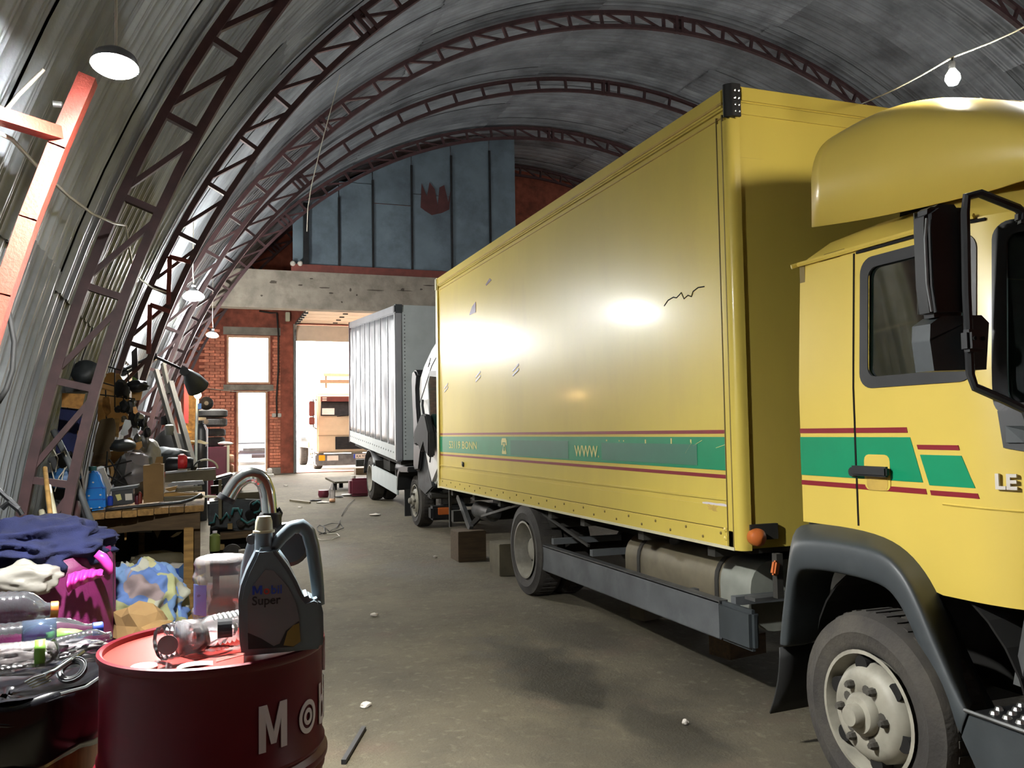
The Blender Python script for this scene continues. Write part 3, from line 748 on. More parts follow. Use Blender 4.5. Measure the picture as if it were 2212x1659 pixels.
# wheels: outer face towards -x
def wheel(parent, c, R, W, kind, name='wheel', n=48):
    cx, cyy, cz = c; C = Vector(c)
    ri = R*.60
    t = obj(name, MB().lathe([(ri, W), (R*.86, W), (R*.96, W*.93), (R, W*.80), (R*.995, W*.52), (R*.978, W*.50), (R*.995, W*.48), (R, W*.2), (R*.965, W*.06), (R*.90, .012), (R*.80, -.004), (R*.78, .0), (R*.70, .004), (R*.64, .012), (ri, .03), (ri, W)], n, 'X', C), 'rubber', parent, smooth=True)
    tr = MB()
    for k in range(0, 44):
        a = 2*pi*k/44
        tr.obox(C+Vector((W*.5, (R-.002)*cos(a), (R-.002)*sin(a))), (W*.56, .028, .012), a-pi/2)
    obj('tread', tr, 'rubber', t, kind='stuff')
    if kind == 'front':
        obj('rim', MB().lathe([(ri+.012, -.002), (ri-.005, -.004), (ri-.016, .03), (ri-.024, .10), (ri-.040, .10), (ri*.82, .03), (ri*.72, -.004), (ri*.64, -.014), (ri*.40, -.018), (ri*.36, -.014), (ri*.34, .0)], n, 'X', C, cap0=False), 'rim_grey', t, smooth=True)
        for k in range(6):
            a = 2*pi*k/6+.35
            obj('hand_hole', MB().lathe([(.036, .06), (.036, .0), (0, .0)], 16, 'X', C+Vector((.010, ri*.80*cos(a), ri*.80*sin(a)))), 'hole', t)
        obj('hub', MB().lathe([(ri*.36, -.005), (ri*.36, -.03), (ri*.30, -.05), (ri*.2, -.055), (ri*.19, -.085), (ri*.16, -.098), (0, -.10)], 24, 'X', C), 'rim_grey', t, smooth=True)
        for k in range(6):
            a = 2*pi*k/6
            obj('wheel_nut', MB().lathe([(.020, -.012), (.018, -.04), (.012, -.052), (0, -.053)], 6, 'X', C+Vector((0, ri*.50*cos(a), ri*.50*sin(a)))), 'rim_dark', t)
        for k in range(5):
            a = 2*pi*k/5+.5
            obj('grease_patch', MB().lathe([(.022, 0), (.022, -.003), (0, -.003)], 9, 'X', C+Vector((-.016, ri*.42*cos(a), ri*.42*sin(a)))), 'rim_dark', t)
    else:
        obj('rim', MB().lathe([(ri+.01, -.002), (ri-.008, -.004), (ri-.015, .02), (ri-.03, .05), (ri-.04, .12), (ri-.05, .18), (ri*.70, .20), (ri*.5, .19), (ri*.44, .10), (ri*.36, .075), (ri*.25, .07), (0, .07)], n, 'X', C, cap0=False), 'rim_grey', t, smooth=True)
        for k in range(6):
            a = 2*pi*k/6+.2
            obj('hand_hole', MB().lathe([(.04, .0), (.04, -.004), (0, -.004)], 14, 'X', C+Vector((.155, ri*.66*cos(a), ri*.66*sin(a)))), 'hole', t)
            obj('wheel_nut', MB().lathe([(.017, 0), (.015, -.03), (0, -.03)], 6, 'X', C+Vector((.11, ri*.40*cos(a+.4), ri*.40*sin(a+.4)))), 'rim_dark', t)
    return t
wheel(lorry, (2.74, 3.06, .295), .43, .27, 'front')
wheel(lorry, (2.90, 7.69, .425), .432, .25, 'rear')
wheel(lorry, (3.18, 7.69, .425), .432, .25, 'rear')
for x, y, z, k in ((4.98, 3.06, .295, 'rear'), (4.86, 7.69, .425, 'rear'), (5.14, 7.69, .425, 'rear')): wheel(lorry, (x, y, z), .43, .25, k)
LP('rear_axle', MB().lathe([(.07, 3.3), (.08, 3.9), (.19, 4.0), (.19, 4.25), (.08, 4.35), (.07, 5.0)], 16, 'X', (0, 7.69, .43)), 'chassis')
LP('front_axle', MB().box((3.0, 3.02, .28), (5.2, 3.14, .38)), 'chassis')

# ------------------------------------------------------------------ cab
CX = 4.1
def plan(s):
    """point and outward normal on the left half of the cab outline, s in metres from the rear corner"""
    if s <= 1.0: return Vector((2.95, 3.70-s)), Vector((-1, 0))
    k = (s-1.0)/.85
    if k <= 1:
        a = k*pi/2; return Vector((3.45-.5*cos(a), 2.70-.58*sin(a))), Vector((-cos(a)/.5, -sin(a)/.58)).normalized()
    q = s-1.85; x = 3.45+q
    return Vector((x, 2.12-.09*sin(min(1, q/.65)*pi/2))), Vector((-.1*(1-q/.65), -1)).normalized()
SMAX = 1.85+.65
def zlow(s):
    y = 3.70-s
    return lerp(.83, 1.058, sm(2.84, 3.34, y)) if s < 1.0 else .83
def P(s, z, off=0., mir=False):
    p, n = plan(max(0, min(SMAX, s))); t = max(0, (z-1.75)/.65)
    ins = .035*t + .10*t*abs(n.y)*(1 if s > .9 else 0) - off
    x, y = p.x - n.x*ins, p.y - n.y*ins
    if mir: x = 2*CX-x
    return (x, y, z)
SV = [0, .15, .30, .415, .50, .62, .75, .88, 1.04, 1.10, 1.165] + [1.165+(SMAX-1.165)*i/16 for i in range(1, 17)]
ZV = [1.06, 1.16, 1.27, 1.38, 1.46, 1.62, 1.735, 1.9, 2.05, 2.2, 2.335, 2.40]
SW0, SW1, SWS = .50, 1.04, 1.165
skin = MB()
for mir in (False, True):
    rows = []
    nl = 3
    for s in SV: rows.append([P(s, lerp(zlow(s), 1.10 if zlow(s) < 1.0 else zlow(s)+.06, j/nl), 0, mir) for j in range(nl+1)] + [P(s, z, 0, mir) for z in ZV if z > 1.13])
    nz_ = len(rows[0]); zr = [z for z in ZV if z > 1.13]
    base = len(skin.v)
    for r_ in rows: skin.v += r_
    for i in range(len(SV)-1):
        sc = (SV[i]+SV[i+1])/2
        for j in range(nz_-1):
            if j > nl:
                zc = (zr[j-nl-1]+zr[j-nl])/2
                if SW0 < sc < SW1 and 1.735 < zc < 2.335: continue
                if sc > SWS and 1.62 < zc < 2.335: continue
            q = [base+i*nz_+j, base+(i+1)*nz_+j, base+(i+1)*nz_+j+1, base+i*nz_+j+1]
            skin.f.append(tuple(q if not mir else q[::-1]))
cabin = LP('cab', skin, 'yellow_cab', smooth=True)
def CP(name, mb, m, **k): return obj(name, mb, m, cabin, **k)
# cab roof and back
def roof(u, v):
    """u along the whole outline, v up and inwards"""
    full = u*2*SMAX; mir = full > SMAX; s = full if not mir else 2*SMAX-full
    x, y, z = P(s, 2.40, 0, mir)
    k = [0, .03, .12, .30, .60, .98][round(v*5)]; dz = [0, .035, .115, .20, .255, .27][round(v*5)]
    return (lerp(x, CX, k), lerp(y, 2.95, k*.9), 2.40+dz)
CP('roof', MB().grid(roof, 60, 5), 'yellow_cab', smooth=True)
CP('rear_wall', MB().box((2.98, 3.66, 1.06), (5.22, 3.70, 2.42)), 'yellow_dark')
bk = [(2.96, 2.40), (2.99, 2.44), (3.09, 2.515), (3.3, 2.60), (3.64, 2.655), (4.56, 2.655), (4.9, 2.60), (5.11, 2.515), (5.21, 2.44), (5.24, 2.40)]
CP('rear_wall', MB().prism(bk, lambda u, v, d: (lerp(u, CX, .02), d, v-.01), 3.40, 3.55), 'yellow_dark')
gl = [P(s, 2.405, .012) for s in [0, .2, .4, .6, .8, 1.0, 1.08]]
CP('roof_gutter', MB().tube([(2.94, 3.715, 2.395)] + gl, .013, 6), 'yellow_cab')
gp = [P(s, 2.385, .004) for s in [.42, .6, .8, 1.0, 1.06, 1.12]]
CP('door_gap', MB().tube(gp, .007, 5), 'hole')
def gap(s, z0, z1, w=.006): return CP('door_gap', MB().tube([P(s, lerp(z0, z1, i/6), .0005) for i in range(7)], w, 5), 'hole')
gap(.40, 1.075, 2.385)
# stripes on the cab, following its skin
def cab_poly(name, pts, m, off=.003, t=.003, par=None):
    """closed (s, z) outline laid on the skin"""
    mb = MB(); n = len(pts)
    vs = [P(s, z, off) for s, z in pts] + [P(s, z, off-t) for s, z in pts]
    mb.add(vs, [tuple(range(n)), tuple(range(2*n-1, n-1, -1))] + [(i, n+i, n+(i+1) % n, (i+1) % n) for i in range(n)])
    return obj(name, mb, m, par or cabin)
for a, b in ((0.0, .393), (.407, None)):
    e = (lambda v: v) if b is None else (lambda v: b)
    cab_poly('red_stripe', [(a, 1.516), (e(.725), 1.516), (e(.720), 1.540), (a, 1.540)], 'maroon')
    cab_poly('green_stripe', [(a, 1.300), (e(.800), 1.300), (e(.738), 1.496), (a, 1.496)], 'green')
    cab_poly('red_stripe', [(a, 1.250), (e(.820), 1.250), (e(.813), 1.273), (a, 1.273)], 'maroon')
cab_poly('green_stripe', [(.835, 1.290), (1.06, 1.290), (1.005, 1.42), (.790, 1.42)], 'green')
cab_poly('red_stripe', [(.780, 1.443), (.998, 1.443), (.992, 1.463), (.774, 1.463)], 'maroon')
cab_poly('red_stripe', [(.842, 1.248), (1.075, 1.248), (1.068, 1.269), (.836, 1.269)], 'maroon')
# door handle in its recess
hd = cab_poly('handle_recess', [(u, v) for u, v in [(s, z) for s, z in rrect(.535, 1.333, .16, .165, .03, 3)]], 'yellow_cab', .0045, .004)
cab_poly('recess_shade', rrect(.535, 1.30, .13, .10, .025, 3), 'yellow_trim', .0062, .002, hd)
obj('door_handle', MB().box((2.905, 3.07, 1.315), (2.935, 3.30, 1.362)), 'black_plastic', hd, bevel=.008)
obj('lock_barrel', MB().lathe([(.025, 0), (.022, -.012), (0, -.013)], 12, 'X', (2.943, 3.315, 1.33)), 'black_plastic', hd)
# window frames and panes
def ring(name, pts_o, pts_i, m, off, t=.012):
    n = len(pts_o); mb = MB()
    vs = [P(s, z, off) for s, z in pts_o] + [P(s, z, off) for s, z in pts_i] + [P(s, z, off-t) for s, z in pts_o] + [P(s, z, off-t) for s, z in pts_i]
    fs = []
    for i in range(n):
        j = (i+1) % n
        fs += [(i, j, n+j, n+i), (i, 2*n+i, 2*n+j, j), (n+i, n+j, 3*n+j, 3*n+i)]
    mb.add(vs, fs); return obj(name, mb, m, cabin)
def rr2(s0, s1, z0, z1, r, k=6, sub=8):
    """rounded rectangle with subdivided edges"""
    pts = rrect((s0+s1)/2, (z0+z1)/2, s1-s0, z1-z0, r, k); o = []
    for i in range(len(pts)):
        a, b = pts[i], pts[(i+1) % len(pts)]; d = hypot(a[0]-b[0], a[1]-b[1]); m_ = max(1, int(d/.07))
        for q in range(m_): o.append((lerp(a[0], b[0], q/m_), lerp(a[1], b[1], q/m_)))
    return o
def inset_ring(s0, s1, z0, z1, r, w):
    a = rrect((s0+s1)/2, (z0+z1)/2, s1-s0, z1-z0, r, 6); b = rrect((s0+s1)/2, (z0+z1)/2, s1-s0-2*w, z1-z0-2*w, max(.01, r-w*.5), 6)
    A, B = [], []
    for i in range(len(a)):
        j = (i+1) % len(a); m_ = max(1, int(hypot(a[i][0]-a[j][0], a[i][1]-a[j][1])/.06))
        for q in range(m_):
            t = q/m_; A.append((lerp(a[i][0], a[j][0], t), lerp(a[i][1], a[j][1], t))); B.append((lerp(b[i][0], b[j][0], t), lerp(b[i][1], b[j][1], t)))
    return A, B
fr = ring('window_frame', *inset_ring(.445, 1.085, 1.725, 2.348, .075, .052), 'black_plastic', .006)
obj('pane', MB().grid(lambda u, v: P(lerp(.49, 1.05, u), lerp(1.74, 2.33, v), -.012), 6, 6), 'glass_dark', fr, smooth='all')
wf = ring('windshield_frame', *inset_ring(1.145, SMAX, 1.575, 2.365, .07, .055), 'black_plastic', .006)
obj('pane', MB().grid(lambda u, v: P(lerp(1.17, SMAX, u), lerp(1.62, 2.335, v), -.012), 16, 6), 'glass_dark', wf, smooth='all')
obj('pane', MB().grid(lambda u, v: P(lerp(1.17, SMAX, u), lerp(1.62, 2.335, v), -.012, True), 16, 6), 'glass_dark', wf, smooth='all')
cab_poly('cowl_panel', [(1.175, 1.455)] + [(s, 1.44) for s in (1.25, 1.4, 1.6, 1.9, SMAX)] + [(s, 1.60) for s in (SMAX, 1.9, 1.6, 1.4, 1.25, 1.16)], 'black_plastic', .008, .01)
cab_poly('cowl_panel', [(1.19, 1.475)] + [(s, 1.475) for s in (1.25, 1.4, 1.6)] + [(s, 1.54) for s in (1.6, 1.4, 1.25, 1.19)], 'fender_grey', .018, .01)
CP('wiper_arm', MB().tube([P(1.33, 1.56, .03), P(1.35, 1.615, .05), P(1.42, 1.64, .05), P(1.6, 1.65, .04)], .012, 6), 'black_plastic')
# inside of the cab
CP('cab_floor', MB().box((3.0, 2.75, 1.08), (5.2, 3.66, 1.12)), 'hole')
for x in (3.22, 4.45):
    st = CP('seat', MB().box((x, 2.75, 1.12), (x+.5, 3.3, 1.5)), 'dark_metal', bevel=.04)
    obj('backrest', MB().obox((x+.25, 3.32, 1.85), (.48, .13, .72), -.15), 'fender_grey', st, bevel=.04)
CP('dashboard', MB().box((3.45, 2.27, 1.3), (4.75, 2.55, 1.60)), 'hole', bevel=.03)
CP('headliner', MB().box((3.15, 2.75, 2.38), (5.05, 3.6, 2.40)), 'dark_metal')
CP('rear_lining', MB().box((3.02, 3.62, 1.1), (5.18, 3.655, 2.38)), 'dark_metal')
# model badge on the corner below the windscreen
letters('LE 12.180', .082, lambda u, v, d: P(1.142+u*.92, 1.294+v*1.0, .012+d), 'paper', cabin, .012, .003, 1.05)
CP('panel_crease', MB().tube([P(s, 1.215-.02*(s-.9), .0) for s in (.9, 1.0, 1.1, 1.2, 1.3, 1.45, 1.6)], .006, 5), 'yellow_cab')

# fender over the front wheel, flap and step
fA = [(3.84, .40), (3.82, .72), (3.79, .98), (3.73, 1.054), (3.32, 1.058), (3.08, 1.03), (2.94, .945), (2.84, .82), (2.76, .62), (2.68, .42)]
fB = [(3.735, .42), (3.665, .73), (3.61, .95), (3.56, .995), (3.08, 1.01), (2.94, .975), (2.84, .88), (2.755, .71), (2.63, .49), (2.58, .43)]
fC = [(3.685, .42), (3.625, .74), (3.585, .82), (3.53, .862), (3.03, .87), (2.94, .82), (2.87, .74), (2.77, .55), (2.66, .38), (2.62, .33)]
def fend(name, rows, m):
    n = len(rows[0][1]); mb = MB(); vs = []
    for x, path in rows: vs += [(x, y, z) for y, z in path]
    mb.add(vs, [(r_*n+i, r_*n+i+1, (r_+1)*n+i+1, (r_+1)*n+i) for r_ in range(len(rows)-1) for i in range(n-1)])
    o = LP(name, mb, m, smooth='all', thick=.012)
    sd = o.modifiers.new('soft', 'SUBSURF'); sd.levels = 2; sd.render_levels = 2
    return o
mixp = lambda A, B, t: [(lerp(a[0], b[0], t), lerp(a[1], b[1], t)) for a, b in zip(A, B)]
fend('fender', [(2.965, fA), (2.945, fA), (2.86, mixp(fA, fB, .55)), (2.81, mixp(fA, fB, .95)), (2.80, mixp(fB, fC, .12)), (2.795, mixp(fB, fC, .5)), (2.80, mixp(fB, fC, .92)), (2.815, fC), (2.87, fC), (3.05, fC)], 'fender_grey')
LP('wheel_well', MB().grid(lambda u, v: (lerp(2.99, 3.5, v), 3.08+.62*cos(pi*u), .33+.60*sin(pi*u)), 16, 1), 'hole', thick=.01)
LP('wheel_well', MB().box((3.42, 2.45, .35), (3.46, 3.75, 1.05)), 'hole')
LP('cab_underside', MB().box((3.0, 2.1, 1.0), (5.2, 3.72, 1.07)), 'chassis')
LP('mud_flap', MB().grid(lambda u, v: (lerp(2.80, 3.08, u), 3.73+.02*u+.10*(1-v)**2, lerp(.06, .42, v)), 3, 6), 'rubber_dark', thick=.01, smooth='all')
st = LP('cab_step', MB().prism([(2.63, .33), (2.585, .435), (2.0, .435), (2.0, .20), (2.55, .20)], YZ(2.80), 0, .40), 'fender_grey', bevel=.012)
tp = obj('tread_plate', MB().box((2.815, 2.02, .436), (3.18, 2.56, .444)), 'dark_metal', st)
bm_ = MB(); 
for i in range(6):
    for j in range(9): bm_.lathe([(.017, 0), (.012, .012), (.006, .014)], 8, 'Z', (2.85+i*.058, 2.06+j*.056+(.028 if i % 2 else 0), .444))
obj('anti_slip_studs', bm_, 'steel', tp, kind='stuff')
obj('step_edge', MB().tube([(2.803, 2.60, .438), (2.803, 2.0, .438)], .008, 6), 'grey_metal', st)
LP('entry_panel', MB().box((3.22, 2.06, .44), (3.25, 2.60, .84)), 'chassis')
LP('entry_panel', MB().obox((3.02, 2.33, .66), (.03, .34, .26), 0, .25, -.15), 'bar_grey', bevel=.01)
LP('entry_panel', MB().obox((3.05, 2.52, .67), (.03, .04, .30), 0, .25, -.15), 'grey_metal')
LP('bumper', MB().grid(lambda u, v: P(lerp(1.78, SMAX, u), lerp(.30, .82, v), .02), 12, 2), 'fender_grey', thick=.03, smooth='all')
LP('bumper', MB().grid(lambda u, v: P(lerp(1.78, SMAX, u), lerp(.30, .82, v), .02, True), 12, 2), 'fender_grey', thick=.03, smooth='all')

# roof deflector: a lofted fairing, tall at the back, low at the front
def defl(u, v):
    """u: 0 rear .. 1 front ; v: around from the left lower edge over the top to the right"""
    y = lerp(3.58, 2.16, u)
    zb = lerp(2.605, 2.52, min(1, u*1.4)) - .02*sin(pi*min(1, u*1.3))
    zt = 3.135 + .03*sin(pi*min(1,u*2)) - .55*u**2.4
    hw = 1.05 - .16*max(0, u-.35)**1.5
    c = 2*abs(v-.5)                       # 1 at the lower edges, 0 on the centre line
    sgn = -1 if v < .5 else 1
    a = (1-c)*pi/2                        # superellipse section
    ex = .22
    x = CX + sgn*hw*(max(0, cos(a))**ex)
    z = zb + (zt-zb)*(max(0, sin(a))**(ex+.04))
    yy = y + .10*(1-u)*((1-sin(a))*.9 - .35*sin(a))   # the rear edge leans forward with height
    return (x + (.10*(sin(a)**2))*(-sgn)*0.9, yy, z)
df = LP('roof_deflector', MB().grid(defl, 22, 48), 'yellow_cab', smooth='all', thick=.012)
lip = [defl(i/14, .004) for i in range(15)]
obj('lower_flange', MB().tube([(x+.012, y, z+.002) for x, y, z in lip], .014, 6), 'yellow_cab', df)
def on_defl(u, v, o=.004): x, y, z = defl(u, v); return (x-(.004 if v < .3 else 0), y-o*.5, z+o)
obj('top_seam', MB().tube([on_defl(u, .345+.03*u, .002) for u in [i/12*.9 for i in range(13)]], .006, 5), 'yellow_dark', df)
obj('top_recess', MB().tube([on_defl(u, v, .002) for u, v in [(.78, .40), (.62, .385), (.50, .39), (.46, .41), (.50, .43), (.62, .44), (.8, .46)]], .006, 5), 'yellow_dark', df)
pd = MB(); pd.grid(lambda u, v: on_defl(lerp(.80, .97, u), lerp(.01, .09, v), .006), 4, 4)
obj('purple_decal', pd, 'purple', df, thick=.003)
for x in (3.4, 4.8): LP('deflector_strut', MB().bar((x, 3.4, 2.6), (x, 3.3, 3.0), .03), 'chassis')
LP('deflector_lining', MB().box((3.15, 3.30, 2.62), (5.05, 3.34, 2.9)), 'chassis')

# mirrors on a tubular arm
arm = LP('mirror_arm', MB().tube([(2.99, 2.38, 2.34), (2.93, 2.37, 2.37), (2.80, 2.42, 2.43), (2.755, 2.44, 2.42), (2.755, 2.45, 2.36), (2.755, 2.46, 2.05), (2.76, 2.465, 1.74), (2.775, 2.46, 1.69), (2.86, 2.41, 1.64), (2.93, 2.38, 1.60), (2.955, 2.37, 1.52)], .017, 8), 'black_plastic', smooth=True)
obj('arm_foot', MB().obox((2.985, 2.365, 2.335), (.10, .05, .05), 0, .1, -.4), 'black_plastic', arm, bevel=.012)
def mirror_head(name, x0, x1, z0, z1, y, d, lean, m, bev):
    o = obj(name, MB().prism([(x0+.012, z0), (x1-.02, z0+.004), (x1, z1-.03), (x1-.03, z1), (x0+.05, z1-.004), (x0+.005, z1-.035), (x0, z1-.10), (x0, z0+.12)], lambda u, v, q: (u, y+q+(u-x0)*lean, v), 0, d), m, arm, bevel=bev, smooth=True)
    return o
mh = mirror_head('mirror', 2.615, 2.80, 1.96, 2.405, 2.50, .085, -.15, 'black_plastic', .018)
obj('mirror_edge', MB().tube([(2.615, 2.50, 2.34), (2.608, 2.505, 2.26), (2.608, 2.505, 2.09), (2.620, 2.50, 1.98)], .006, 6), 'grey_metal', mh)
obj('mirror_glass', MB().box((2.63, 2.575, 1.98), (2.785, 2.580, 2.38)), 'chrome', mh)
m2 = mirror_head('mirror', 2.625, 2.87, 1.755, 1.97, 2.52, .09, -.22, 'fender_grey', .03)
obj('clamp', MB().obox((2.757, 2.445, 1.865), (.085, .05, .085)), 'black_plastic', m2, bevel=.012)
for dx in (-.02, .022): obj('screw', MB().lathe([(.008, 0), (.008, -.006), (0, -.006)], 8, 'Y', (2.757+dx, 2.42, 1.872)), 'hole', m2)

# ================================================================== lamps
def hangar_lamp(label, c, r, tilt, ceiling_z=None, glow='glow_wall', shade='grey_metal'):
    t = thing('hangar_lamp', label, 'lamp', c, 'round white hangar lamps')
    R = Matrix.Rotation(tilt[1], 3, 'Y') @ Matrix.Rotation(tilt[0], 3, 'X'); C = Vector(c)
    def tr(mb):
        mb.v = [tuple(C + R @ Vector(v)) for v in mb.v]; return mb
    obj('lamp_shade', tr(MB().lathe([(r*.25, r*.75), (r*.35, r*.72), (r*.42, r*.62), (r*.52, r*.50), (r*.48, r*.48)], 28, 'Z')), shade, t, smooth=True)
    obj('diffuser', tr(MB().lathe([(r*.48, r*.49), (r*.70, r*.36), (r*.92, r*.16), (r*1.0, 0), (r*.94, -r*.16), (r*.70, -r*.32), (r*.35, -r*.40), (0, -r*.42)], 28, 'Z')), glow, t, smooth='all')
    obj('lamp_cap', tr(MB().lathe([(r*.22, r*.7), (r*.22, r*1.1), (r*.08, r*1.2), (0, r*1.2)], 14, 'Z')), 'grey_metal', t)
    top = C + R @ Vector((0, 0, r*1.2))
    if ceiling_z: obj('cord', MB().tube([top, top+Vector((-.01, 0, .15)), (top.x-.005, top.y, ceiling_z)], .006, 5), 'wire_white', t)
    return t
def shell_z(x, r=RSH-.02): return AZ + sqrt(max(0, r*r-(x-AX)**2))
def disc_lamp(label, c, r, tilt, top_z):
    t = thing('hangar_lamp', label, 'lamp', c, 'round white hangar lamps')
    R = Matrix.Rotation(tilt[1], 3, 'Y') @ Matrix.Rotation(tilt[0], 3, 'X'); C = Vector(c)
    def tr(mb): mb.v = [tuple(C + R @ Vector(v)) for v in mb.v]; return mb
    obj('lamp_housing', tr(MB().lathe([(0, r*.75), (r*.5, r*.70), (r*.9, r*.4), (r*1.03, .004), (r*1.03, -.004), (r*.99, -.004), (r*.99, .003), (0, .003)], 32, 'Z')), 'grey_metal', t, smooth=True)
    obj('diffuser', tr(MB().lathe([(r*.985, .001), (r*.95, -r*.11), (r*.80, -r*.22), (r*.5, -r*.29), (0, -r*.31)], 32, 'Z')), 'glow_near', t, smooth='all')
    top = C + R @ Vector((0, 0, r*.75)); obj('cord', MB().tube([top, top+Vector((0, 0, .12)), (top.x-.02, top.y, top_z)], .005, 5), 'wire_white', t)
    return t
disc_lamp('large bright round lamp beside the end of the orange post', tuple(atY(248, 141, 3.12)), .0745, (-.17, .03), shell_z(-.25)-.02)
hangar_lamp('hanging white lamp in front of the bent red angle brackets', (-.08, 11.0, 3.24), .125, (0, 0), shell_z(-.08)-.05, 'glow_mid')
hangar_lamp('small hanging lamp nearest the gable window', (.21, 17.0, 3.44), .11, (.1, .1), shell_z(.21)-.05, 'glow_far')
for y, w in ((-2.2, 'behind the viewer'), (4.4, 'behind the yellow cab'), (11.0, 'behind the tail of the yellow lorry'), (17.0, 'behind the grey lorry')): hangar_lamp('added unseen fill lamp along the right wall ' + w, (16.6, y, 3.4), .125, (0, 0), shell_z(16.6)-.05)  # right-wall row added out of view to fill the hall with light
for y, w in ((5.5, 'above the yellow lorry'),): hangar_lamp('added unseen fill lamp high at the crown of the hall ' + w, (8.3, y, 7.6), .14, (0, 0), shell_z(8.3)-.05, 'glow_crown')  # crown lamp added out of view to brighten roof and hall
def bare_bulb(label, c, r, m, up):
    t = thing('bare_bulb', label, 'bulb', c)
    obj('glass_bulb', MB().lathe([(0, -r*1.1), (r*.6, -r*.95), (r, -r*.2), (r*.9, r*.4), (r*.5, r*1.0), (r*.4, r*1.2)], 18, 'Z', c), m, t, smooth='all')
    obj('bulb_socket', MB().lathe([(r*.42, r*1.2), (r*.46, r*2.2), (r*.2, r*2.4), (0, r*2.4)], 12, 'Z', c), 'black_plastic', t)
    if up: obj('cord', MB().tube([(c[0], c[1], c[2]+r*2.3), up], .004, 5), 'wire', t)
    return t
bb = atY(2058, 168, 3.0)
bare_bulb('bare glowing bulb hung on a thin cable above the yellow cab', tuple(bb), .034, 'glow_bulb', (bb.x+.004, bb.y, bb.z+.098))
wl = atY(427, 853, 13.0)
bare_bulb('small warm-glowing bulb in front of the brick wall by the tyres', tuple(wl), .05, 'glow_warm', None)
def cable(label, pts, r, m, name='cable'):
    return tag(obj(name, MB().tube(pts, r, 6), m, smooth='all'), label, 'cable')
p0, p1, p2 = atY(1880, 217, 3.55), Vector((bb.x+.004, bb.y, bb.z+.10)), atY(2330, -8, 2.45)
cable('thin cable that carries the bare bulb above the yellow cab', [tuple(atY(1862, 224, 5.2)), tuple(atY(1872, 220, 4.5))] + [tuple(p0.lerp(p1, i/6) - Vector((0, 0, .01*sin(pi*i/6)))) for i in range(1, 7)] + [tuple(p1.lerp(p2, i/6)-Vector((0, 0, .02*sin(pi*i/6)))) for i in range(1, 7)], .004, 'wire_white')
# thin line hanging in front of the trusses
hp_ = [atY(x, y, 12.2) for x, y in ((768, -60), (765, 30), (752, 90), (735, 160), (718, 225), (700, 290), (685, 350), (673, 400), (665, 450), (663, 500))]
cable('thin pale line hanging down in front of the blue partition', [tuple(p) for p in hp_], .007, 'wire_white')
cable('slack white cable strung from the near wall to the first full truss', [tuple(atY(x, y, yy)) for x, y, yy in ((-40, 270, 3.2), (25, 300, 3.6), (95, 375, 4.2), (150, 425, 4.8), (200, 462, 5.3), (245, 482, 5.8), (270, 487, 6.1))], .008, 'wire_white')
cable('white cable going on from the first full truss towards the second lamp', [tuple(atY(x, y, yy)) for x, y, yy in ((272, 488, 6.1), (278, 530, 6.6), (290, 590, 7.4), (305, 605, 8.2), (330, 622, 9.2), (362, 632, 9.8))], .008, 'wire_white')
lc = [tuple(atY(x, y, 4.3)) for x, y in ((-20, 600), (5, 625), (22, 690), (31, 740), (27, 800), (14, 840), (-4, 870))]
cable('loop of black toothed drive belt hanging on the near left wall', lc, .012, 'rubber_dark', 'drive_belt')['category'] = 'belt'
cable('pale bare conduit running up the near left wall', [tuple(atY(x, y, 3.6)) for x, y in ((-30, 290), (40, 205), (95, 150))], .008, 'wire_white', 'conduit')
hk = MB(); hk.tube([tuple(atY(x, y, 5.4)) for x, y in ((-10, 1052), (15, 1075), (35, 1092), (48, 1112))], .014, 6); hk.tube([tuple(atY(x, y, 5.4)) for x, y in ((4, 1098), (20, 1085), (40, 1100))], .018, 6)
tag(obj('wall_hook', hk, 'dark_metal'), 'dark iron hook low on the near left wall', 'hook')
# wall lights above the beam, cable run and junction boxes on the gable
for i, x in enumerate((633, 649)):
    c = atY(x, 568, YB-.06)
    t = tag(obj('round_fitting', MB().lathe([(.06, 0), (.055, -.06), (.03, -.09), (0, -.09)], 14, 'Y', c+Vector((0, .06, 0))), 'paper', smooth=True), ['round white fitting on the beam, the one on the left', 'round white fitting on the beam, the one on the right'][i], 'fitting', 'round fittings on the beam')
cable('black cable running down the brick pier to the sockets', [tuple(atY(x, y, Y1-.12)) for x, y in ((560, 672), (585, 676), (598, 676), (601, 720), (601, 800), (597, 860), (598, 900))], .022, 'wire')
cable('thin wire strung along the gable under the window', [tuple(atY(x, y, Y1-.10)) for x, y in ((440, 838), (500, 845), (560, 848), (600, 841))], .010, 'wire_white')
for x, lb in ((592, 'pale socket box on the brick pier, left of the cable'), (604, 'pale socket box on the brick pier, right of the cable')):
    c = atY(x, 897, Y1-.10); tag(obj('socket_box', MB().box((c.x-.05, Y1-.1, c.z-.05), (c.x+.05, Y1-.02, c.z+.05)), 'paper', bevel=.01), lb, 'socket')
c = atY(621, 684, Y1-.2); tag(obj('alarm_box', MB().box((c.x-.05, Y1-.22, c.z-.12), (c.x+.06, Y1-.09, c.z+.12)), 'cream_plastic', bevel=.01), 'slim cream box high on the pier beside the gate', 'box')

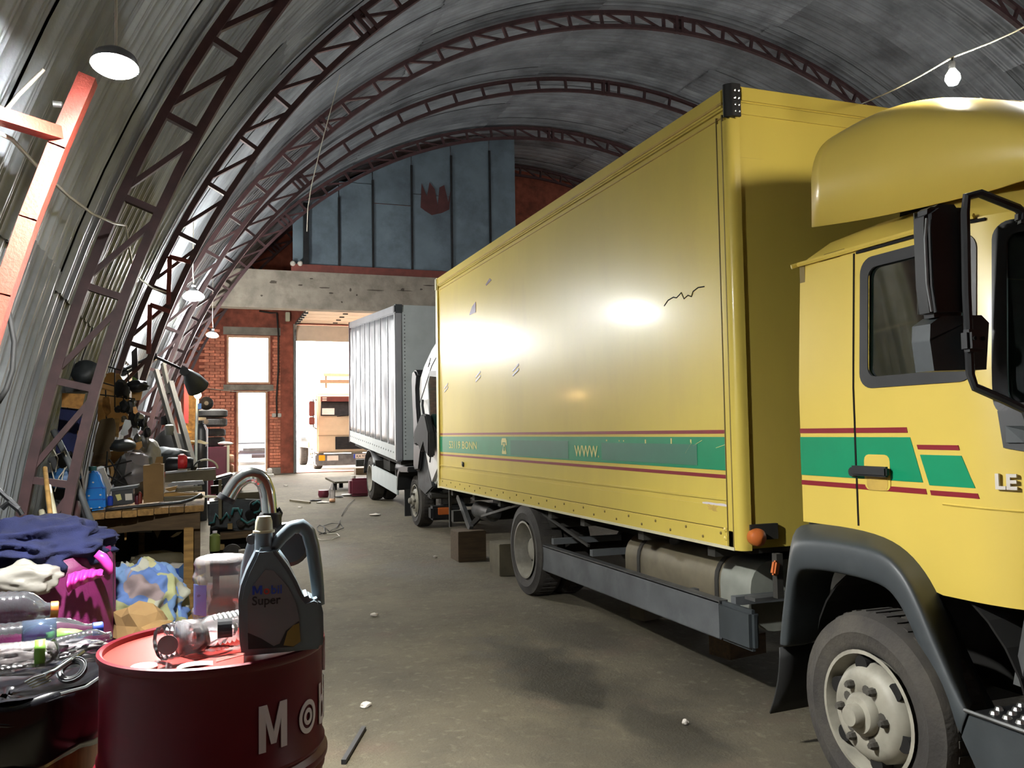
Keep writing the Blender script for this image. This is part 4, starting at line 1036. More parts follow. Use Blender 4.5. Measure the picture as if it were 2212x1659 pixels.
# ================================================================== grey box lorry with its cab tipped forward
GX = 3.1
tr_ = thing('box_lorry', 'grey ribbed box lorry with its white cab tipped forward', 'truck', (4.2, 16, .2))
def G(name, mb, m, par=None, **k): return obj(name, mb, m, par or tr_, **k)
def gz(y, z): return z + .062*(y-14.2)           # the lorry stands nose-down on the ramp
def gbox(name, x0, x1, y0, y1, z0, z1, m, par=None, **k):
    mb = MB(); vs = []
    for z in (z0, z1):
        for x, y in ((x0, y0), (x1, y0), (x1, y1), (x0, y1)): vs.append((x, y, gz(y, z)))
    mb.add(vs, [(0, 3, 2, 1), (4, 5, 6, 7), (0, 1, 5, 4), (1, 2, 6, 5), (2, 3, 7, 6), (3, 0, 4, 7)])
    return G(name, mb, m, par, **k)
gy0, gy1, gzb, gzt = 14.22, 18.98, 1.09, 3.72
gbox('box_core', GX+.03, 5.45, gy0+.03, gy1, gzb+.1, gzt-.03, 'grey_box')
edges = [gy0+.10] + [gy0+.10+(gy1-gy0-.16)*q for q in (.12, .26, .38, .50, .61, .72, .83, .92)] + [gy1-.06]
for i in range(len(edges)-1):
    a, b = edges[i]+.012, edges[i+1]-.012; r = random.Random(i)
    def pf(u, v, a=a, b=b, i=i):
        y = lerp(a, b, u); z = lerp(gzb+.26, gzt-.16, v)
        w = .018*sin(pi*u) + (.022*noise.noise(Vector((y*3, z*2.2, i))) + .02*noise.noise(Vector((y*7, z*3, i*3.)))*sm(15, 18, y))*sin(pi*u)
        return (GX+.012-w, y, gz(y, z))
    G('side_panel', MB().grid(pf, 8, 22), 'grey_box', smooth='all', thick=.006)
    gbox('panel_rib', GX-.004, GX+.02, edges[i]-.012, edges[i]+.012, gzb+.24, gzt-.15, 'grey_box')
gbox('bottom_rail', GX-.006, GX+.04, gy0+.08, gy1, gzb, gzb+.24, 'grey_front')
gbox('top_rail', GX-.004, GX+.04, gy0+.08, gy1, gzt-.14, gzt, 'grey_box', bevel=.012)
gbox('corner_post', GX-.008, GX+.12, gy0-.006, gy0+.10, gzb-.02, gzt-.12, 'grey_box', bevel=.02)
gbox('corner_cap', GX-.016, GX+.14, gy0-.016, gy0+.12, gzt-.14, gzt+.012, 'fender_grey', bevel=.02)
gbox('front_panel', GX+.12, 5.4, gy0+.002, gy0+.03, gzb, gzt-.02, 'grey_front')
gbox('front_top_rail', GX+.14, 5.4, gy0-.008, gy0+.02, gzt-.12, gzt, 'grey_front')
gbox('panel_joint', 4.25, 4.265, gy0-.001, gy0+.01, gzb, gzt-.12, 'fender_grey')
gbox('rear_frame', GX-.01, GX+.05, gy1-.06, gy1+.03, gzb-.02, gzt, 'rust_steel')
rv = MB()
for k in range(40): z = gzb+.1+k*.062; y = gy0+.0; rv.lathe([(.012, 0), (.008, -.006), (0, -.007)], 6, 'Y', (GX+.16, y+.002, gz(y, z)))
for k in range(22): y = gy0+.2+k*.21; rv.lathe([(.018, 0), (.014, -.007), (0, -.008)], 6, 'X', (GX-.006, y, gz(y, gzb+.12)))
G('rivets', rv, 'grey_metal', kind='stuff')
for x in (3.8, 4.7): gbox('frame_rail', x-.04, x+.04, 12.3, 18.8, .72, .95, 'chassis')
gbox('underbody', GX+.1, 5.3, gy0+.1, gy1-.1, 1.0, 1.09, 'chassis')
gbox('side_guard', GX+.02, GX+.06, 14.3, 16.55, .50, .80, 'grey_front', bevel=.01)
gbox('guard_arm', GX+.05, 3.8, 14.5, 14.56, .6, .9, 'chassis'); gbox('guard_arm', GX+.05, 3.8, 16.3, 16.36, .6, .9, 'chassis')
G('air_tank', MB().lathe([(0, 14.7), (.12, 14.74), (.15, 14.85), (.15, 15.5), (.12, 15.6), (0, 15.62)], 16, 'Y', (3.5, 0, .92)), 'dark_metal', smooth=True)
gbox('battery_box', 3.3, 3.7, 15.7, 16.3, .75, 1.02, 'chassis')
fwg = wheel(tr_, (3.16, 13.18, .092+.40), .40, .25, 'front', n=36)
wheel(tr_, (3.14, 16.85, .255+.42), .42, .24, 'rear', n=36); wheel(tr_, (3.40, 16.85, .255+.42), .42, .24, 'rear', n=36)
wheel(tr_, (5.0, 13.18, .092+.40), .40, .25, 'rear', n=24); wheel(tr_, (4.9, 16.85, .675), .42, .24, 'rear', n=24)
G('wheel_arch', MB().grid(lambda u, v: (lerp(3.12, 3.5, v), 16.85+.56*cos(lerp(0.1, 2.7, u)), .70+.52*sin(lerp(.1, 2.7, u))), 14, 1), 'black_plastic', thick=.015, smooth='all')
gbox('mud_flap', 3.14, 3.40, 13.80, 13.83, .22, .72, 'rubber_dark')
gbox('rear_bumper', 3.2, 5.3, 18.75, 18.85, .55, .70, 'chassis')
# wheel arch and bumper left behind on the chassis
ma = [(13.05, 1.02), (13.45, 1.02), (13.70, .99), (13.82, .90), (13.86, .62), (13.80, .62), (13.74, .84), (13.64, .92), (13.05, .94)]
G('cab_mudguard', MB().prism(ma, YZ(3.02), 0, .45), 'black_plastic', bevel=.01)
gbox('bumper', 3.12, 5.3, 12.02, 12.20, .42, .62, 'dark_metal', bevel=.03)
gbox('bumper', 3.12, 5.3, 12.06, 12.25, .72, .80, 'chassis', bevel=.02)
gbox('headlamp_block', 3.30, 3.75, 12.12, 12.3, .60, .84, 'glass_dark' if False else 'grey_metal', bevel=.03)
gbox('indicator', 3.22, 3.42, 12.005, 12.05, .50, .60, 'amber', bevel=.008)
gbox('number_plate', 3.55, 4.05, 12.0, 12.02, .50, .60, 'paper')
G('engine_block', MB().box((3.6, 12.6, .7), (4.7, 13.9, 1.35)), 'engine', bevel=.05)
G('air_intake', MB().lathe([(0, 12.2), (.10, 12.22), (.12, 12.35), (.12, 12.7), (.1, 12.8), (0, 12.8)], 14, 'Y', (3.3, 0, .93)), 'dark_metal', smooth=True)
# tipped cab
side = [(11.0, 2.98), (11.5, 2.90), (11.9, 2.78), (12.35, 2.58), (12.62, 2.40), (12.70, 2.22), (12.66, 1.95), (12.56, 1.62), (12.40, 1.32), (12.18, 1.0), (11.98, .78), (11.80, .90), (11.4, 1.15), (10.95, 1.75), (10.9, 2.5)]
cb = G('cab', MB().prism(side, YZ(3.12), 0, 2.06), 'white_paint', bevel=.05, smooth=True)
def c2(name, pts, m, x0=3.10, x1=3.125, **k): return obj(name, MB().prism(pts, YZ(0), x0, x1), m, cb, **k)
c2('cab_back', [(12.66, 2.42), (12.82, 2.52), (12.96, 2.50), (13.02, 2.36), (12.99, 2.10), (12.93, 1.75), (12.92, 1.35), (12.95, 1.05), (12.86, .96), (12.62, .98), (12.45, 1.30), (12.60, 1.62), (12.70, 1.95), (12.73, 2.22)], 'black_plastic', 3.08, 5.15, bevel=.03)
c2('underside', [(12.95, 1.05), (12.86, .70), (12.45, .62), (12.0, .76), (12.2, 1.0), (12.42, 1.32), (12.64, 1.45)], 'engine', 3.14, 5.1, bevel=.02)
c2('side_window', [(11.55, 2.32), (11.98, 2.36), (12.05, 2.25), (11.95, 1.72), (11.5, 1.55)], 'glass_dark', 3.105, 3.13)
c2('window_frame', [(11.45, 2.40), (12.0, 2.44), (12.13, 2.28), (12.02, 1.66), (11.45, 1.48)], 'black_plastic', 3.112, 3.13)
dh = obj('door_handle', MB().tube([(3.095, 12.36, 2.03), (3.08, 12.32, 1.95), (3.08, 12.22, 1.78), (3.095, 12.18, 1.73)], .02, 6), 'black_plastic', cb)
obj('door_gap', MB().tube([(3.118, 12.64, 1.98), (3.118, 12.30, 2.22), (3.118, 11.9, 2.50), (3.118, 11.6, 2.62)], .007, 5), 'hole', cb)
obj('door_gap', MB().tube([(3.118, 11.95, 2.62), (3.118, 12.1, 2.50), (3.118, 12.0, 2.55)], .006, 5), 'hole', cb)
obj('side_marker', MB().obox((3.115, 12.0, 1.22), (.01, .03, .22), .5), 'hole', cb)
c2('mirror', [(12.30, 1.66), (12.02, 1.82), (11.80, 1.80), (11.6, 1.55), (11.62, 1.20), (11.82, 1.28), (11.90, 1.40), (12.08, 1.26), (12.2, 1.36), (12.32, 1.38), (12.45, 1.36), (12.52, 1.48), (12.44, 1.58)], 'rubber_dark', 2.98, 3.08, bevel=.02)

# ================================================================== outside the gate
struct('ground_outside', MB().grid(lambda u, v: (lerp(-40, 60, u), lerp(Y1+.05, 90, v), .548+.004*noise.noise(Vector((u*90, v*90, 0)))), 30, 30), 'outside_ground')
mt = thing('flatbed_lorry', 'cream lorry facing in through the open gate', 'truck', (4.2, 27, .55))
def T(name, mb, m, par=None, **k): return obj(name, mb, m, par or mt, **k)
ty = 24.2
x0, x1 = 3.05, 5.3
T('cab', MB().prism([(ty, 1.02), (ty, 1.65), (ty+.03, 2.02), (ty+.20, 2.66), (ty+.45, 2.86), (ty+1.7, 2.86), (ty+1.75, 1.02)], YZ(x0), 0, x1-x0), 'cream_truck', bevel=.04)
ws = T('windshield', MB().add([(x0+.10, ty+.028, 2.06), (x1-.10, ty+.028, 2.06), (x1-.14, ty+.175, 2.60), (x0+.14, ty+.175, 2.60)], [(0, 1, 2, 3)]), 'dark_metal', thick=.01)
obj('sun_visor', MB().box((x0+.12, ty+.10, 2.46), (x1-.12, ty+.16, 2.60)), 'channel_red', ws)
obj('paper_notice', MB().add([(x0+.14, ty+.022, 2.09), (x0+.48, ty+.022, 2.09), (x0+.49, ty+.07, 2.27), (x0+.15, ty+.07, 2.27)], [(0, 1, 2, 3)]), 'paper', ws, thick=.006)
for dz in (2.52, 2.58): obj('permit_sticker', MB().box((x0+.16, ty+.09, dz-.04), (x0+.28, ty+.10, dz)), 'paper', ws)
for i, (a, b) in enumerate(((.55, 1.1), (1.0, 1.6))): obj('wiper', MB().bar((x0+a, ty, 2.04), (x0+b, ty+.01, 2.09-.04*i), .02), 'hole', ws)
gr = T('grille', MB().box((x0+.50, ty-.02, 1.12), (x1-.50, ty+.03, 1.47)), 'dark_metal')
for k in range(5): obj('grille_bar', MB().box((x0+.52, ty-.03, 1.15+k*.065), (x1-.52, ty-.015, 1.165+k*.065)), 'chassis', gr)
letters('MAN', .17, lambda u, v, d: (x0+.98+u*1.3, ty-.035-d, 1.33+v), 'chrome', mt, .01, .004, 1.1)
T('panel_line', MB().box((x0+.02, ty-.006, 1.50), (x1-.02, ty+.02, 1.52)), 'cream_dark')
bp_ = T('bumper', MB().box((x0-.06, ty-.12, .68), (x1+.06, ty+.2, 1.0)), 'grey_metal', bevel=.03)
obj('headlamp', MB().box((x0+.24, ty-.135, .80), (x0+.58, ty-.10, .97)), 'paper', bp_, bevel=.02)
obj('headlamp', MB().box((x1-.58, ty-.135, .80), (x1-.24, ty-.10, .97)), 'paper', bp_, bevel=.02)
obj('indicator', MB().box((x0+.03, ty-.135, .82), (x0+.20, ty-.10, .97)), 'yellow_lens', bp_, bevel=.01)
npl = obj('number_plate', MB().box((x0+.98, ty-.14, .86), (x0+1.5, ty-.12, .98)), 'paper', bp_)
letters('KA 97', .10, lambda u, v, d: (x0+1.06+u*1.0, ty-.142-d, .885+v), 'dark_print', mt, .003, .001)
obj('plate_band', MB().box((x0+.98, ty-.142, .86), (x0+1.03, ty-.13, .98)), 'blue_print', npl)
T('roof_beacon_bar', MB().box((x0+.15, ty+.5, 3.0), (x1-.2, ty+.7, 3.10)), 'cream_dark'); T('roof_beacon_bar', MB().box((x0+.25, ty+.5, 3.2), (x1-.4, ty+.7, 3.28)), 'cream_truck')
for x in (x0+.3, x1-.4): T('bar_post', MB().box((x, ty+.55, 2.85), (x+.05, ty+.6, 3.25)), 'cream_dark')
T('load_bed', MB().box((x0-.02, ty+1.9, 1.15), (x1+.02, ty+6.5, 1.32)), 'cream_dark')
T('load', MB().box((x0+.35, ty+2.2, 1.32), (x1-.2, ty+4.2, 3.05)), 'cream_truck')
for x in (x0+.12, x1-.36): wheel(mt, (x-.1, ty+1.1, 1.0), .45, .26, 'front', n=28); wheel(mt, (x-.1, ty+4.8, 1.0), .45, .26, 'rear', n=28)
for z, h in ((2.26, .42), (1.92, .22)):
    obj('mirror', MB().box((x0-.22, ty-.02, z-h/2), (x0-.06, ty+.08, z+h/2)), 'channel_red', mt, bevel=.02)
T('mirror_arm', MB().tube([(x0, ty+.1, 2.5), (x0-.1, ty, 2.52), (x0-.1, ty, 1.75), (x0, ty+.1, 1.7)], .018, 6), 'dark_metal')
# parked car behind the narrow door
car = thing('parked_car', 'grey-violet car parked outside behind the narrow door', 'car', (2.0, 31.5, .55))
cw = [(30.0, .78), (30.02, 1.0), (30.25, 1.14), (31.1, 1.26), (31.9, 1.85), (33.2, 1.92), (34.0, 1.4), (34.2, .78)]
obj('body', MB().prism(cw, YZ(.9), 0, 1.75), 'car_grey', car, bevel=.09, smooth=True)
obj('windscreen', MB().add([(1.05, 31.07, 1.285), (2.5, 31.07, 1.285), (2.4, 31.80, 1.83), (1.15, 31.80, 1.83)], [(0, 1, 2, 3)]), 'dark_metal', car, thick=.01)
g2 = obj('bonnet_grille', MB().box((1.35, 29.97, 1.02), (2.2, 30.02, 1.12)), 'dark_metal', car)
obj('number_plate', MB().box((1.10, 29.95, .80), (1.62, 29.985, .91)), 'paper', car)
for x in (.98, 2.35): obj('headlamp', MB().box((x, 29.99, .98), (x+.25, 30.06, 1.1)), 'paper', car, bevel=.02)
for x in (.92, 2.45):
    for y in (30.8, 33.4): obj('wheel', MB().lathe([(0, 0), (.2, 0), (.31, .02), (.31, .18), (0, .2)], 24, 'X', (x-.03, y, .86)), 'rubber', car)
blk = thing('far_building', 'pale block of flats far beyond the gate', 'building', (16, 75, .5))
obj('wall', MB().box((10.5, 74, .5), (24, 84, 13)), 'outside_wall', blk)
for i in range(5):
    for j in range(4): obj('window', MB().box((11.2+i*1.9, 73.9, 2.0+j*2.9), (12.3+i*1.9, 74.02, 3.6+j*2.9)), 'cream_dark', blk)

# ================================================================== red oil drum and what stands on it
DX, DY, DZ, DR = .04, 2.47, 1.0, .283
pal = thing('wooden_pallet', 'wooden pallet under the red oil drum', 'pallet', (DX, DY, 0))
for k in range(5): obj('board', MB().box((DX-.25, DY-.34+k*.145, .095), (DX+.30, DY-.24+k*.145, .117)), 'wood', pal)
for k in (-.20, 0, .25): obj('bearer', MB().box((DX+k-.04, DY-.34, .0), (DX+k+.04, DY+.34, .095)), 'wood_dark', pal)
drum = thing('oil_drum', 'dark red steel oil drum with white lettering and bottles on its lid', 'drum', (DX, DY, .12))
zs_ = .118
pr = [(DR-.012, zs_+.01), (DR, zs_), (DR+.004, zs_+.02), (DR-.002, zs_+.03)]
for hz in (.41, .70):
    pr += [(DR-.002, hz-.045), (DR+.004, hz-.035), (DR+.004, hz-.028), (DR-.002, hz-.02), (DR+.011, hz-.008), (DR+.012, hz), (DR+.011, hz+.008), (DR-.002, hz+.02), (DR+.004, hz+.028), (DR+.004, hz+.035), (DR-.002, hz+.045)]
pr += [(DR-.002, DZ-.03), (DR, DZ-.02)]
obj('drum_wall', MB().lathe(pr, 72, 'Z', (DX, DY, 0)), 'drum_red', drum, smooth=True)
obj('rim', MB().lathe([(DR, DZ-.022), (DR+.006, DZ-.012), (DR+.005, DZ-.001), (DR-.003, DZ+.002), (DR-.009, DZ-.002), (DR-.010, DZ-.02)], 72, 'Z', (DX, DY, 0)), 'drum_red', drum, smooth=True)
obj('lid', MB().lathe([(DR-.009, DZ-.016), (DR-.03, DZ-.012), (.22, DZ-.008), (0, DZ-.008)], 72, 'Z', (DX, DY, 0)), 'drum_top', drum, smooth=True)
obj('bung', MB().lathe([(.035, DZ-.008), (.034, DZ+.002), (.03, DZ+.004), (0, DZ+.004)], 20, 'Z', (DX-.10, DY+.20, 0)), 'grey_metal', drum)
a0 = atan2(-DX, DY)
def on_drum(phi, z, d=0.): return (DX+(DR+d)*sin(phi+a0), DY-(DR+d)*cos(phi+a0), z)
def drum_text(txt, phi, size, wid, z):
    return letters(txt, size, lambda u, v, d: on_drum(phi+u*wid/DR, z+v, .0015+d), 'text_white', drum, .0015, .0022)
MPOLY = [(0, 0), (0, .5), (0, 1), (.14, 1), (.27, 1), (.5, .40), (.73, 1), (.86, 1), (1, 1), (1, .5), (1, 0), (.77, 0), (.77, .64), (.59, .14), (.41, .14), (.23, .64), (.23, 0)]
obj('letter', MB().prism(MPOLY, lambda u, v, d: on_drum(radians(20.8)+u*.078/DR, .780+v*.112, d), .0005, .003), 'text_white', drum)
for r0, r1 in ((.040, .028), (.020, .010)):
    mb = MB(); n = 32; cphi = radians(53)
    vs = []
    for r in (r0, r1):
        for dd in (.0005, .0025):
            for i in range(n): a = 2*pi*i/n; vs.append(on_drum(cphi+r*.95*cos(a)/DR, .826+r*1.05*sin(a), dd))
    fs = []
    for i in range(n):
        j = (i+1) % n; fs += [(n+i, n+j, 3*n+j, 3*n+i), (i, j, n+j, n+i), (2*n+i, 2*n+j, 3*n+j, 3*n+i)]
    obj('letter', mb.add(vs, fs), 'text_white', drum)
drum_text('bil', radians(65.5), .150, .85, .783)
mb = MB(); mb.tube([on_drum(radians(86)+.0*k, lerp(.90, .985, k/6), .002) for k in range(7)], .005, 5); obj('letter', mb, 'text_white', drum)

# grey oil canister
JX, JY = .195, 2.295
ju = Vector((cos(.05), -sin(.05), 0)); jd = Vector((-ju.y, ju.x, 0))*-1     # jd points to the viewer
if jd.y > 0: jd = -jd
def J(u, v, d): p = Vector((JX, JY, DZ+.002)) + ju*u + jd*(-d); return (p.x, p.y, p.z+v)
q = 845.
jp = lambda pts: [((x-615)/q, (1420-y)/q) for x, y in pts]
jug = thing('oil_canister', 'grey plastic oil canister with looped handle standing on the red drum', 'canister', (JX, JY, DZ))
body = jp([(536, 1418), (531, 1380), (529, 1300), (534, 1272), (546, 1240), (560, 1212), (566, 1196), (600, 1196), (612, 1212), (632, 1240), (648, 1270), (660, 1298), (668, 1310), (684, 1305), (697, 1312), (703, 1340), (704, 1395), (700, 1416)])
jb = obj('canister_body', MB().prism(body, J, -.055, .055), 'jug', jug, bevel=.016, smooth=50)
# handle: flat loop from the shoulder over to the side
hpts = jp([(598, 1205), (618, 1180), (640, 1160), (660, 1157), (675, 1172), (684, 1205), (690, 1250), (694, 1290), (697, 1330)])
hp2 = []
for i in range(len(hpts)-1):
    for k in range(3): hp2.append((lerp(hpts[i][0], hpts[i+1][0], k/3), lerp(hpts[i][1], hpts[i+1][1], k/3)))
hp2.append(hpts[-1])
obj('handle', MB().tube([J(u, v, 0) for u, v in hp2], [.015+.004*sin(pi*i/len(hp2)) for i in range(len(hp2))], 10), 'jug', jug, smooth='all')
obj('shoulder_ridge', MB().tube([J(*p, .035) for p in jp([(606, 1212), (625, 1240), (640, 1275), (652, 1310), (662, 1335), (680, 1330), (692, 1315)])], .011, 8), 'jug', jb, smooth='all')
obj('side_rib', MB().tube([J(*p, .045) for p in jp([(664, 1325), (668, 1360), (672, 1412)])], .012, 8), 'jug', jb, smooth='all')
nk = J(*jp([(581, 1196)])[0], 0)
obj('neck', MB().lathe([(.024, -.03), (.023, .0), (.022, .030), (.019, .036)], 20, 'Z', nk), 'jug', jug, smooth=True)
obj('screw_cap', MB().lathe([(.027, .034), (.027, .039), (.022, .041), (.021, .062), (.017, .075), (.0, .077)], 20, 'Z', nk), 'cream_plastic', jug, smooth=True, label='cream screw cap')
lab = jp([(549, 1400), (547, 1300), (556, 1275), (583, 1240), (600, 1243), (630, 1280), (645, 1312), (652, 1345), (655, 1395), (640, 1405), (560, 1404)])
lb = obj('printed_label', MB().prism(lab, J, -.0585, -.0545), 'jug_label', jb)
obj('label_panel', MB().prism(jp([(549, 1402), (548, 1368), (575, 1382), (600, 1400), (612, 1396), (625, 1370), (652, 1352), (655, 1395), (640, 1405)]), J, -.0592, -.058), 'dark_print', jb)
obj('label_panel', MB().prism(jp([(620, 1400), (628, 1372), (640, 1360), (652, 1356), (655, 1395), (640, 1404)]), J, -.0596, -.0585), 'gold_print', jb)
def jtext(t, x, y, size, m, sx=1., bold=.0004): return letters(t, size, lambda u, v, d: J((x-615)/q+u*sx, (1420-y)/q+v, -.0592-d), m, jb, .0008, bold)
obj('letter', MB().prism(MPOLY, lambda u, v, d: J((557-615)/q+u*.0235, (1291-1290.5+ (1420-1291))/q+v*.0215, -.0592-d), 0, .0008), 'blue_print', jb); jtext('o', 579, 1291, .030, 'red_print', .95); jtext('bil', 594, 1291, .030, 'blue_print', 1.0)
jtext('Super', 556, 1312, .030, 'dark_print', .98, .0005)

# rotary barrel pump with its gooseneck, behind the canister
pump = thing('barrel_pump', 'steel gooseneck barrel pump sticking up behind the grey canister', 'pump', (.19, 2.62, DZ))
Yp = 2.60
pp = lambda pts, Y=Yp: [tuple(atY(x, y, Y)) for x, y in pts]
gn = [(490, 1078), (500, 1060), (512, 1042), (528, 1030), (543, 1026), (558, 1030), (570, 1042), (577, 1062), (580, 1085), (583, 1120)]
gp2 = []
for i in range(len(gn)-1):
    for k in range(3): gp2.append((lerp(gn[i][0], gn[i+1][0], k/3), lerp(gn[i][1], gn[i+1][1], k/3)))
gp2.append(gn[-1])
obj('gooseneck', MB().tube(pp(gp2), .023, 14), 'chrome', pump, smooth='all')
obj('spout_lip', MB().tube(pp([(486, 1082), (492, 1072)]), .026, 14), 'dark_metal', pump, smooth=True)
c = atY(584, 1122, Yp); obj('clamp_collar', MB().lathe([(.030, -.03), (.032, -.028), (.032, .015), (.028, .02)], 18, 'Z', c), 'black_plastic', pump, smooth=True)
obj('clamp_ear', MB().tube(pp([(596, 1110), (604, 1098), (607, 1108), (603, 1122)]), .006, 6), 'black_plastic', pump)
c = atY(622, 1175, Yp); obj('pump_housing', MB().lathe([(0, -.035), (.05, -.035), (.062, -.025), (.062, .025), (.05, .035), (0, .035)], 28, 'Y', c), 'black_plastic', pump, smooth=True)
c2_ = atY(582, 1150, Yp); obj('pump_body', MB().lathe([(.030, .03), (.036, .0), (.034, -.05), (.03, -.09)], 18, 'Z', c2_), 'grey_metal', pump, smooth=True)
b0 = atY(590, 1190, Yp); obj('suction_pipe', MB().tube([tuple(b0+Vector((0, 0, .06))), (b0.x, b0.y, DZ-.01)], .02, 12), 'grey_metal', pump, smooth=True)
obj('crank_handle', MB().tube(pp([(560, 1148), (548, 1162), (540, 1190), (533, 1225), (530, 1260), (535, 1300)], 2.57), [.012, .013, .014, .016, .016, .014], 8), 'jug', pump, smooth='all')
obj('handle_joint', MB().lathe([(.014, -.012), (.014, .012)], 10, 'Y', atY(543, 1165, 2.55)), 'black_plastic', pump)

# clear plastic bottles
def pet(name, label, a, b, r, m='pet', cap=None, lab=None, labr=(.35, .62), seed=0, amp=.0, group=None, cat='bottle', ribs=9, lab2=None):
    """bottle lying (or standing) from its base a towards its neck b"""
    a, b = Vector(a), Vector(b); L = (b-a).length; d = (b-a).normalized()
    prof = [(r*.55, .012), (r*.80, 0), (r*.97, .012)]
    for i in range(ribs*3+1):
        t = lerp(.05, .66, i/(ribs*3)); prof.append((r*(1-.045*(1 if i % 3 == 1 else 0)), t*L))
    prof += [(r*.97, .70*L), (r*.85, .77*L), (r*.62, .84*L), (r*.42, .89*L), (r*.36, .92*L), (r*.36, .99*L)]
    R = d.to_track_quat('Z', 'Y').to_matrix()
    def tr(mb): mb.v = [tuple(a + R @ Vector(v)) for v in mb.v]; return mb
    t = thing(name, label, cat, tuple(a), group)
    obj('bottle_body', tr(MB().lathe(prof, 28, 'Z', amp=amp, seed=seed)), m, t, smooth='all')
    if cap: obj('bottle_cap', tr(MB().lathe([(r*.40, .955*L), (r*.42, .96*L), (r*.42, 1.03*L), (r*.38, 1.04*L), (0, 1.04*L)], 18, 'Z')), cap, t, smooth=True)
    if lab:
        obj('label_band', tr(MB().lathe([(r*1.012, labr[0]*L), (r*1.012, labr[1]*L)], 28, 'Z', amp=amp, seed=seed)), lab, t, smooth='all', thick=.0006)
    return t
DZt = DZ-.006
pet('plastic_bottle', 'crumpled clear bottle lying on the drum, dark disc seen at its base', (DX-.13, DY-.14, DZt+.044), (DX+.05, DY-.02, DZt+.040), .044, 'pet', None, 'pet_milky', (.3, .5), 3, .22, 'clear bottles on the drum')
pet('plastic_bottle', 'clear bottle with a small dark label lying against the grey canister', (DX+.10, DY-.05, DZt+.052), (DX-.07, DY-.10, DZt+.040), .046, 'pet_milky', None, None, (.4, .6), 5, .06, 'clear bottles on the drum')
o = [x for x in bpy.data.objects if x.name.startswith('plastic_bottle')][-1]
lbm = MB(); cc = Vector((DX+.022, DY-.082, DZt+.05))
lbm.grid(lambda u, v: (cc.x+lerp(-.018, .018, u), cc.y-.047*cos(lerp(-.2, .85, v)), cc.z+.047*sin(lerp(-.2, .85, v))), 1, 6)
obj('dark_label', lbm, 'dark_print', o, thick=.001)
obj('base_mark', MB().lathe([(.024, 0), (.024, -.002), (0, -.002)], 20, 'Y', (DX-.112, DY-.175, DZt+.046)), 'jug_label', [x for x in bpy.data.objects if x.name.startswith('plastic_bottle')][0])
cr = thing('crushed_jug', 'crushed milky water jug standing behind the canister at the drum rim', 'jug', (.055, 2.66, DZ))
prf = [(.055, .0), (.072, .004)]
for i in range(16): prf.append((.076*(1-.06*(1 if i % 4 in (1, 2) else 0)), .012+i*.0115))
prf += [(.070, .20), (.06, .204), (.03, .200), (0, .203)]
obj('jug_body', MB().lathe(prf, 36, 'Z', (.06, 2.66, DZt+.002), .16, 8), 'pet_milky', cr, smooth='all')
lm = MB(); lm.grid(lambda u, v: (.06+.079*sin(lerp(-1.25, -.55, u)), 2.66-.079*cos(lerp(-1.25, -.55, u)), DZt+lerp(.05, .135, v)), 8, 2)
obj('picture_label', lm, 'quilt_blue', cr, thick=.001)
tag(obj('jar_lid', MB().lathe([(.030, 0), (.031, .004), (.029, .007), (0, .007)], 24, 'Z', (DX-.165, DY-.185, DZ-.008)), 'paper', smooth=True), 'round white jar lid lying at the left of the drum top', 'lid')
tag(obj('paper_scrap', MB().grid(lambda u, v: (DX+lerp(-.09, .03, u), DY-.235+.04*v+.02*u, DZ-.0075+.004*sin(u*5)), 6, 2), 'paper', thick=.001), 'white scrap of paper at the front rim of the drum top', 'paper')
tag(obj('sticker', MB().grid(lambda u, v: (DX+lerp(.0, .15, u), DY-.20+.03*v+.10*u, DZ-.0072+.0015*v), 6, 2), 'red_paint', thick=.001), 'orange sticker on the drum top in front of the canister', 'sticker')

# ================================================================== bin with a black bag, left foreground
BX, BY, BR, BZ = -.50, 2.72, .262, .90
bn = thing('rubbish_bin', 'bronze metal bin lined with a shiny black bag, full of bottles', 'bin', (BX, BY, 0))
obj('bin_wall', MB().lathe([(BR-.05, 0), (BR-.045, .005), (BR-.03, .4), (BR-.018, .80), (BR-.012, .84), (BR-.03, .83), (BR-.06, .3), (0, .28)], 48, 'Z', (BX, BY, 0)), 'can_gold', bn, smooth=True)
def bagf(u, v):
    a = 2*pi*u; w = noise.noise(Vector((cos(a)*2.2, sin(a)*2.2, v*2)))
    z = BZ - .17*v + .012*w - .02*v*noise.noise(Vector((cos(a)*3, sin(a)*3, 9)))
    r = BR + .012*sin(pi*v) + .010*w*(1-v*.5) + .006
    return (BX+r*cos(a), BY+r*sin(a), z)
bag = obj('bin_bag', MB().grid(bagf, 72, 8), 'black_bag', bn, smooth='all', thick=.003)
obj('bag_mouth', MB().grid(lambda u, v: (BX+lerp(BR+.006, .02, v)*cos(2*pi*u), BY+lerp(BR+.006, .02, v)*sin(2*pi*u), BZ+.012*noise.noise(Vector((cos(2*pi*u)*3, sin(2*pi*u)*3, v*3)))-.05*sm(0, .5, v)), 60, 10), 'black_bag', bag, smooth='all')
obj('bag_fold', MB().tube([(BX+(BR+.01)*cos(a), BY+(BR+.01)*sin(a), BZ-.055+.02*sin(a*3+1)) for a in [lerp(-2.9, -.1, i/20) for i in range(21)]], .007, 6), 'black_bag', bag, smooth='all')
def bt(x, y, Y): return tuple(atY(x, y, Y))
pet('plastic_bottle', 'big clear bottle with an orange screw cap on top of the bin', bt(-95, 1330, 2.86), bt(118, 1318, 2.90), .062, 'pet', 'glow_warm' if False else 'amber', None, seed=2, amp=.05, group='bottles on the bin')
pet('plastic_bottle', 'long clear bottle with a dark blue cap lying across the bin', bt(-70, 1392, 2.66), bt(212, 1358, 2.72), .044, 'pet', 'blue_print', 'pet_blue', (.40, .66), 4, .04, 'bottles on the bin')
